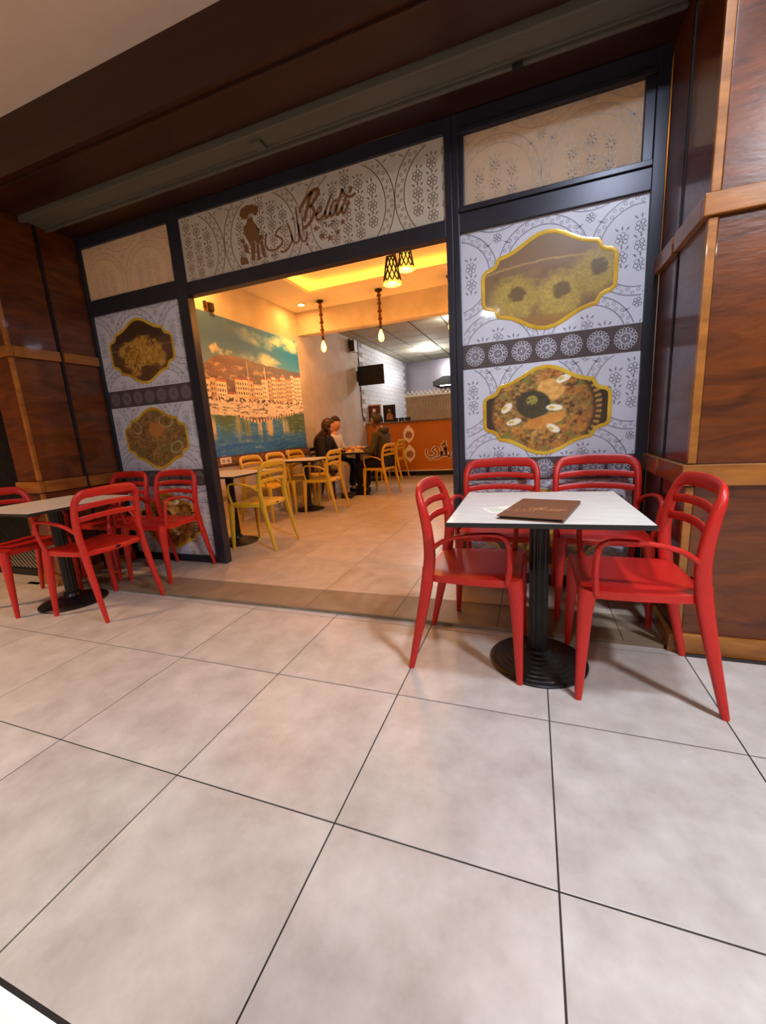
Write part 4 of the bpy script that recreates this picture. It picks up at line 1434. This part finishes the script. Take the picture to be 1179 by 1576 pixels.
# ------------------------------------------------------------------ tables
def table_meshes(stepped):
    out = []

    def part(name, mb, mm):
        me = mb.mesh(name)
        me.materials.append(MATS[mm])
        out.append((name, me))
    part('table_top', MB().box(-0.3465, 0.3465, -0.3465, 0.3465, 0.741, 0.746), 'table_laminate')
    part('edge_core', MB().box(-0.35, 0.35, -0.35, 0.35, 0.728, 0.7454, bevel=0.001), 'table_edge')
    br = MB()
    for a in range(4):
        an = math.pi / 4 + a * math.pi / 2
        br.sweep([(0.03 * math.cos(an), 0.03 * math.sin(an), 0.712), (0.40 * math.cos(an), 0.40 * math.sin(an), 0.719)], [(0.018, 0.014), (0.016, 0.008)], n=6, smooth_path=1)
    br.lathe([(0.07, 0.70), (0.07, 0.728)], 16)
    part('bracket', br, 'black_iron')
    col = MB()
    prof = []
    for k in range(48):
        a = 2 * math.pi * k / 48
        r = 0.041 - (0.004 if k % 4 in (0, 1) else 0.0)
        prof.append((r * math.cos(a), r * math.sin(a)))
    col.prism(prof, 'z', 0.035, 0.712)
    part('column', col, 'black_iron')
    if stepped:
        pr = [(0.001, 0.074), (0.056, 0.074), (0.060, 0.064), (0.080, 0.061), (0.083, 0.052), (0.102, 0.050), (0.105, 0.042), (0.124, 0.040), (0.127, 0.033), (0.146, 0.031), (0.149, 0.025), (0.168, 0.023), (0.171, 0.018), (0.190, 0.016), (0.193, 0.012), (0.212, 0.011), (0.216, 0.008), (0.216, 0.0), (0.001, 0.0)]
    else:
        pr = [(0.001, 0.075), (0.055, 0.075), (0.065, 0.055), (0.11, 0.038), (0.17, 0.024), (0.21, 0.014), (0.216, 0.009), (0.216, 0.0), (0.001, 0.0)]
    part('base', MB().lathe(pr, 56, cap=False), 'black_iron')
    return out


TB = {True: table_meshes(True), False: table_meshes(False)}


def table(x, y, z, label, stepped=False, rz=0.0):
    t = thing('bistro_table', label, 'table', (x, y, z), rz, 'square bistro tables on black pedestal bases')
    for name, me in TB[stepped]:
        link(name, me, None, t)
    return t


table(2.364, 0.408, 0, 'square white table with a brown menu on it, ringed black pedestal base', True, 0.02)
table(-0.885, 0.42, 0, 'square white table with red chairs in front of the left wooden pier')
table(-0.66, 1.985, L0, 'square white table inside nearest the entrance mullion')
table(-0.775, 3.73, L0, 'square white table in the middle below the harbour mural')
table(-0.55, 5.15, L0, 'square white table where the three people sit')
table(-0.97, 6.95, L0, 'square white table farthest back beside the orange counter')
table(1.715, -1.689, 0, 'square white table cut off at the bottom left photo corner')

# menu on the table
mn = thing('menu_booklet', 'closed brown leather menu booklet with gold lettering lying on the white table', 'menu', (2.364, 0.277, 0.746), math.radians(-14))
B('back_cover', (-0.118, 0.118, -0.185, 0.185, 0.0, 0.004), 'menu_leather', mn, bevel=0.0015)
B('pages', (-0.108, 0.112, -0.176, 0.176, 0.004, 0.012), 'kick_black', mn)
cv = MB().box(-0.118, 0.118, -0.185, 0.185, 0.012, 0.016, bevel=0.0015).build('front_cover', 'menu_leather', mn)
B('spine', (0.115, 0.121, -0.185, 0.185, 0.001, 0.015), 'menu_leather', mn, bevel=0.0015)
ink = Ink(lambda a, b: (a, b, 0.0163))
lx0 = min(p[0] for s in LOGO['latin'] for p in s[0])
lz0 = min(p[1] for s in LOGO['latin'] for p in s[0])
Tm = lambda p: (-0.02 + (p[0] - lx0) * 0.30, -0.06 + (p[1] - lz0) * 0.30)
letters(ink, ('latin', 'arabic'), Tm, ws=0.36)
ink.build('gold_lettering', 'menu_gold', cv)
pp = thing('paper_leaflet', 'small white and green paper leaflet sticking out under the menu', 'leaflet', (2.215, 0.315, 0.746), math.radians(28))
B('sheet', (-0.075, 0.075, -0.05, 0.05, 0.0, 0.0006), 'paper', pp)
ink = Ink(lambda a, b: (a, b, 0.0009))
for k in range(4):
    ink.poly([(-0.06, -0.035 + k * 0.02), (0.02 - 0.01 * k, -0.035 + k * 0.02), (0.02 - 0.01 * k, -0.028 + k * 0.02), (-0.06, -0.028 + k * 0.02)])
ink.build('green_print', 'green_ink', pp)

# food on the occupied table
fd = thing('wrapped_food', 'crumpled brown paper with bread on the table between the three people', 'food', (-0.55, 5.14, L0 + 0.746))
for i, (x, y, r, h, m) in enumerate(((-0.08, 0.0, 0.11, 0.07, 'wrap_paper'), (0.04, 0.03, 0.12, 0.085, 'wrap_paper'), (0.0, -0.05, 0.09, 0.06, 'bread'))):
    vs, fs = [], []
    nu_, nv_ = 18, 7
    for a in range(nv_):
        for b in range(nu_):
            th = 2 * math.pi * b / nu_
            ph = math.pi / 2 * a / (nv_ - 1)
            rr = r * (1 + 0.35 * (random.random() - 0.5)) * math.cos(ph)
            vs.append((x + rr * math.cos(th), y + rr * math.sin(th), max(0.0, h * math.sin(ph) * (1 + 0.5 * (random.random() - 0.5))) if a else 0.0))
    for a in range(nv_ - 1):
        for b in range(nu_):
            c = (b + 1) % nu_
            fs.append((a * nu_ + b, a * nu_ + c, (a + 1) * nu_ + c, (a + 1) * nu_ + b))
    MB().add(vs, fs).build('paper_fold' if m == 'wrap_paper' else 'bread_piece', m, fd)
bk = thing('bread_basket', 'oval white basket at the right end of the occupied table', 'basket', (-0.46, 4.90, L0 + 0.746))
MB().lathe([(0.06, 0.0), (0.085, 0.05), (0.08, 0.052), (0.055, 0.006), (0.001, 0.005)], 20, cap=False).build('bowl', 'paper', bk)
MB().lathe([(0.075, 0.035), (0.05, 0.055), (0.001, 0.065)], 16, cap=False).build('bread_piece', 'bread', bk)


# ------------------------------------------------------------------ people
def skin_mesh(name, verts, edges, m, parent=None, root=0, sub=2, **kw):
    """verts: list of (x, y, z, r)"""
    me = bpy.data.meshes.new(name)
    me.from_pydata([v[:3] for v in verts], edges, [])
    o = link(name, me, m, parent, **kw)
    sk = o.modifiers.new('skin', 'SKIN')
    sk.use_smooth_shade = True
    if not me.skin_vertices:
        bpy.context.view_layer.update()
    for i, v in enumerate(verts):
        r = v[3]
        me.skin_vertices[0].data[i].radius = r if isinstance(r, tuple) else (r, r)
        me.skin_vertices[0].data[i].use_root = (i == root)
    sb = o.modifiers.new('subdivision', 'SUBSURF')
    sb.levels = sub
    sb.render_levels = sub
    return o


def chain(V, E, pts, start=None):
    prev = start
    for p in pts:
        V.append(p)
        if prev is not None:
            E.append((prev, len(V) - 1))
        prev = len(V) - 1
    return prev


def hand(V, E, wrist_i, w, fwd, side, down):
    """palm and five fingers rooted at the wrist vertex"""
    w, fwd, side, down = Vector(w), Vector(fwd).normalized(), Vector(side).normalized(), Vector(down).normalized()
    pal = w + fwd * 0.05
    p = chain(V, E, [(*pal, (0.032, 0.016))], wrist_i)
    kn = w + fwd * 0.09
    for k, ln in enumerate((0.070, 0.080, 0.074, 0.058)):
        o_ = side * (0.030 - 0.020 * k)
        a = kn + o_
        b = a + fwd * ln * 0.5 + down * 0.012
        c = a + fwd * ln * 0.85 + down * 0.036
        chain(V, E, [(*a, 0.0095), (*b, 0.0088), (*c, 0.0075)], p)
    a = w + fwd * 0.035 + side * 0.036
    b = a + fwd * 0.03 + side * 0.018 + down * 0.01
    c = b + fwd * 0.028 + down * 0.014
    chain(V, E, [(*a, 0.011), (*b, 0.010), (*c, 0.008)], p)


def person(x, y, z, rz, label, skin_m, top_m, leg_m, hair_m, hair, hands, lean=0.0, hood=False, head_turn=0.0, shrink=1.0, feet=((0.11, -0.40), (-0.11, -0.36)), sleeves=True):
    """seated figure in chair coordinates: front is -y, seat top at 0.47"""
    s = shrink
    pel = Vector((0, 0.045, 0.565))
    wai = Vector((0, 0.06 - lean * 0.25, 0.70))
    che = Vector((0, 0.06 - lean * 0.6, 0.70 + 0.20 * s))
    ncb = Vector((0, 0.045 - lean * 0.9, 0.70 + 0.335 * s))
    nck = Vector((0, 0.025 - lean * 1.05, 0.70 + 0.40 * s))
    hd = Vector((0, -0.005 - lean * 1.2, 0.70 + 0.50 * s))
    ht = math.radians(head_turn)
    fw = Vector((math.sin(ht), -math.cos(ht), 0))
    V, E = [], []
    chain(V, E, [(*pel, (0.15, 0.11)), (*wai, (0.135, 0.10)), (*che, (0.16, 0.11)), (*ncb, (0.09, 0.07)), (*nck, 0.052)])
    neck = 4
    jaw = hd + fw * 0.022 + Vector((0, 0, -0.055))
    hc = hd + fw * 0.005 + Vector((0, 0, 0.02))
    top = hd - fw * 0.012 + Vector((0, 0, 0.085))
    h_end = chain(V, E, [(*jaw, (0.062, 0.066)), (*hc, (0.078, 0.092)), (*top, (0.060, 0.070))], neck)
    hc_i = h_end - 1
    nose = hd + fw * 0.112 + Vector((0, 0, -0.012))
    chain(V, E, [(*(hd + fw * 0.085 + Vector((0, 0, 0.0))), 0.018), (*nose, 0.012)], hc_i)
    sd = Vector((-fw.y, fw.x, 0))
    for q in (1, -1):
        chain(V, E, [(*(hd + sd * q * 0.084 - fw * 0.005), 0.016)], hc_i)
    arms = []
    for q, hp in zip((1, -1), hands):
        sh = ncb + Vector((q * 0.165, 0.0, -0.05))
        hp = Vector(hp)
        mid = (sh + hp) / 2
        d = (hp - sh).length
        drop = math.sqrt(max(0.0, 0.27 ** 2 - (d / 2) ** 2)) if d < 0.54 else 0.02
        el = mid + Vector((q * 0.4, 0.35, -0.85)).normalized() * drop
        i_s = chain(V, E, [(*sh, 0.058)], 3)
        i_w = chain(V, E, [(*((sh + el) / 2), 0.046), (*el, 0.039), (*((el + hp) / 2), 0.036), (*hp, 0.026)], i_s)
        f = (hp - el).normalized()
        f = (f + Vector((0, -0.6, -0.1))).normalized()
        side = f.cross(Vector((0, 0, 1))).normalized()
        hand(V, E, i_w, hp, f, side * (-q), Vector((0, 0, -1)))
        arms.append((sh, el, hp))
    legs = []
    for q, ft in zip((1, -1), feet):
        hip = pel + Vector((q * 0.085, -0.03, -0.01))
        kn = Vector((q * 0.105 + (ft[0] - q * 0.105) * 0.4, -0.37, 0.535))
        an = Vector((ft[0], ft[1] + 0.03, 0.085))
        i = chain(V, E, [(*hip, 0.085), (*((hip + kn) / 2), 0.076), (*kn, 0.058), (*((kn + an) / 2 + Vector((0, 0.02, 0.02))), 0.05), (*an, 0.036), (*(an + Vector((0, -0.07, -0.045))), (0.04, 0.028)), (*(an + Vector((0, -0.15, -0.052))), (0.036, 0.022))], 0)
        legs.append((hip, kn, an))
    body = skin_mesh('person', V, E, skin_m, None, 0, 2, label=label)
    body['category'] = 'person'
    body.location = (x, y, z)
    body.rotation_euler = (0, 0, rz)
    # clothes
    V, E = [], []
    chain(V, E, [(*(pel + Vector((0, 0, 0.01))), (0.172, 0.135)), (*wai, (0.158, 0.122)), (*che, (0.182, 0.132)), (*(ncb + Vector((0, 0, -0.01))), (0.125, 0.108)), (*(nck + Vector((0, 0.010, -0.035))), 0.078)])
    for q, (sh, el, hp) in zip((1, -1), arms):
        cu = el + (hp - el) * 0.86
        chain(V, E, [(*sh, 0.076), (*((sh + el) / 2), 0.063), (*el, 0.055), (*((el + cu) / 2), 0.049), (*cu, 0.040)], 3)
    skin_mesh('top', V, E, top_m, body, 0, 2)
    V, E = [], []
    V.append((*(pel + Vector((0, 0, -0.01))), (0.168, 0.118)))
    for q, (hip, kn, an) in zip((1, -1), legs):
        chain(V, E, [(*hip, 0.098), (*((hip + kn) / 2), 0.089), (*kn, 0.073), (*((kn + an) / 2 + Vector((0, 0.02, 0.02))), 0.066), (*(an + Vector((0, 0.004, 0.02))), 0.058)], 0)
    skin_mesh('trousers', V, E, leg_m, body, 0, 2)
    for q, (hip, kn, an) in zip((1, -1), legs):
        V, E = [], []
        chain(V, E, [(*(an + Vector((0, 0.045, -0.035))), (0.040, 0.040)), (*(an + Vector((0, 0.0, -0.035))), (0.044, 0.046)), (*(an + Vector((0, -0.08, -0.045))), (0.049, 0.036)), (*(an + Vector((0, -0.17, -0.052))), (0.042, 0.028))])
        skin_mesh('shoe', V, E, 'shoe_black', body, 1, 2)
    # hair: a shell over the skull, open at the face
    hb = MB()
    vs, fs, idx = [], [], {}
    nu_, nv_ = 24, 14
    cen = hd - fw * 0.004 + Vector((0, 0, 0.022))
    for a in range(nv_ + 1):
        ph = math.pi * a / nv_
        for b in range(nu_):
            th = 2 * math.pi * b / nu_
            lx, ly, lz = math.sin(ph) * math.cos(th), math.sin(ph) * math.sin(th), math.cos(ph)
            wob = 1 + 0.035 * math.sin(7 * th + 3 * a) * math.sin(ph)
            vs.append(cen + fw * lx * 0.110 * wob + sd * ly * 0.096 * wob + Vector((0, 0, lz * 0.128 * wob)))
    for a in range(nv_):
        for b in range(nu_):
            c_ = (b + 1) % nu_
            ph = math.pi * (a + 0.5) / nv_
            th = 2 * math.pi * (b + 0.5) / nu_
            lx, lz = math.sin(ph) * math.cos(th), math.cos(ph)
            low = -0.55 if hair == 'long' else -0.30
            if lz < low or (lx > 0.30 and lz < 0.50) or (lx > -0.05 and lz < (-0.2 if hair == 'long' else 0.12)):
                continue
            fs.append((a * nu_ + b, (a + 1) * nu_ + b, (a + 1) * nu_ + c_, a * nu_ + c_))
    hb.add(vs, fs, True)
    hm = hb.mesh('hair')
    ho = link('hair', hm, hair_m, body)
    so = ho.modifiers.new('thickness', 'SOLIDIFY')
    so.thickness = 0.012
    so.offset = 0
    if hair == 'long':
        V, E = [], []
        chain(V, E, [(*(hd - fw * 0.055 + Vector((0, 0, 0.03))), (0.100, 0.066)), (*(hd - fw * 0.075 + Vector((0, 0, -0.09))), (0.125, 0.075)), (*(che + Vector((0, 0.135, 0.09))), (0.135, 0.06)), (*(che + Vector((0, 0.150, -0.12))), (0.11, 0.042))])
        for q in (1, -1):
            chain(V, E, [(*(hd + sd * q * 0.088 - fw * 0.01 + Vector((0, 0, -0.03))), 0.028), (*(hd + sd * q * 0.098 - fw * 0.01 + Vector((0, 0, -0.15))), 0.026)], 0)
        skin_mesh('hair_length', V, E, hair_m, body, 0, 2)
    if hood:
        V, E = [], []
        c0 = ncb + Vector((0, 0.055, 0.035))
        chain(V, E, [(*(c0 + Vector((-0.105, -0.05, 0.0))), 0.036), (*(c0 + Vector((-0.06, 0.03, 0.0))), 0.050), (*(c0 + Vector((0, 0.055, -0.012))), 0.062), (*(c0 + Vector((0.06, 0.03, 0.0))), 0.050), (*(c0 + Vector((0.105, -0.05, 0.0))), 0.036)])
        skin_mesh('hood', V, E, top_m, body, 2, 2)
    # face
    for q in (1, -1):
        e = MB().lathe([(0.001, -0.008), (0.007, -0.006), (0.010, 0.0), (0.007, 0.006), (0.001, 0.008)], 10, c=tuple(hd + fw * 0.077 + sd * q * 0.030 + Vector((0, 0, 0.018))), cap=False)
        eo = e.build('eye', 'eye_white', body)
        MB().lathe([(0.001, -0.006), (0.0045, -0.004), (0.006, 0.0), (0.0045, 0.004), (0.001, 0.006)], 8, c=tuple(hd + fw * 0.0825 + sd * q * 0.030 + Vector((0, 0, 0.018))), cap=False).build('iris', 'eye_dark', eo)
    MB().sweep([tuple(hd + fw * 0.082 + sd * 0.026 + Vector((0, 0, -0.058))), tuple(hd + fw * 0.09 + Vector((0, 0, -0.056))), tuple(hd + fw * 0.082 - sd * 0.026 + Vector((0, 0, -0.058)))], [(0.006, 0.006)], n=6).build('mouth', 'lip', body)
    return body


# hands are in chair coordinates: x to the sitter's left when facing -y
person(-0.075, 5.06, L0, FACE['-x'] + math.radians(-8), 'man in a dark olive hoodie and dark trousers seated facing the others', 'skin_brown', 'cloth_olive', 'cloth_black', 'hair_black', 'short', ((0.16, -0.26, 0.80), (-0.14, -0.24, 0.80)), lean=0.04, hood=True, head_turn=0, shrink=1.05, feet=((0.12, -0.30), (-0.12, -0.42)))
person(-1.00, 4.76, L0, FACE['+x'], 'woman with long dark hair in a black top and grey trousers reaching over the table', 'skin', 'cloth_black', 'cloth_grey', 'hair_brown', 'long', ((0.10, -0.40, 0.82), (-0.16, -0.30, 0.80)), lean=0.10, head_turn=35, shrink=0.97, feet=((0.11, -0.34), (-0.11, -0.40)))
person(-1.075, 5.38, L0, FACE['+x'], 'man in a white top leaning back against the wall behind the woman', 'skin', 'cloth_white', 'cloth_black', 'hair_brown', 'short', ((0.14, -0.26, 0.80), (-0.14, -0.30, 0.80)), lean=0.02, head_turn=-30, shrink=1.08)
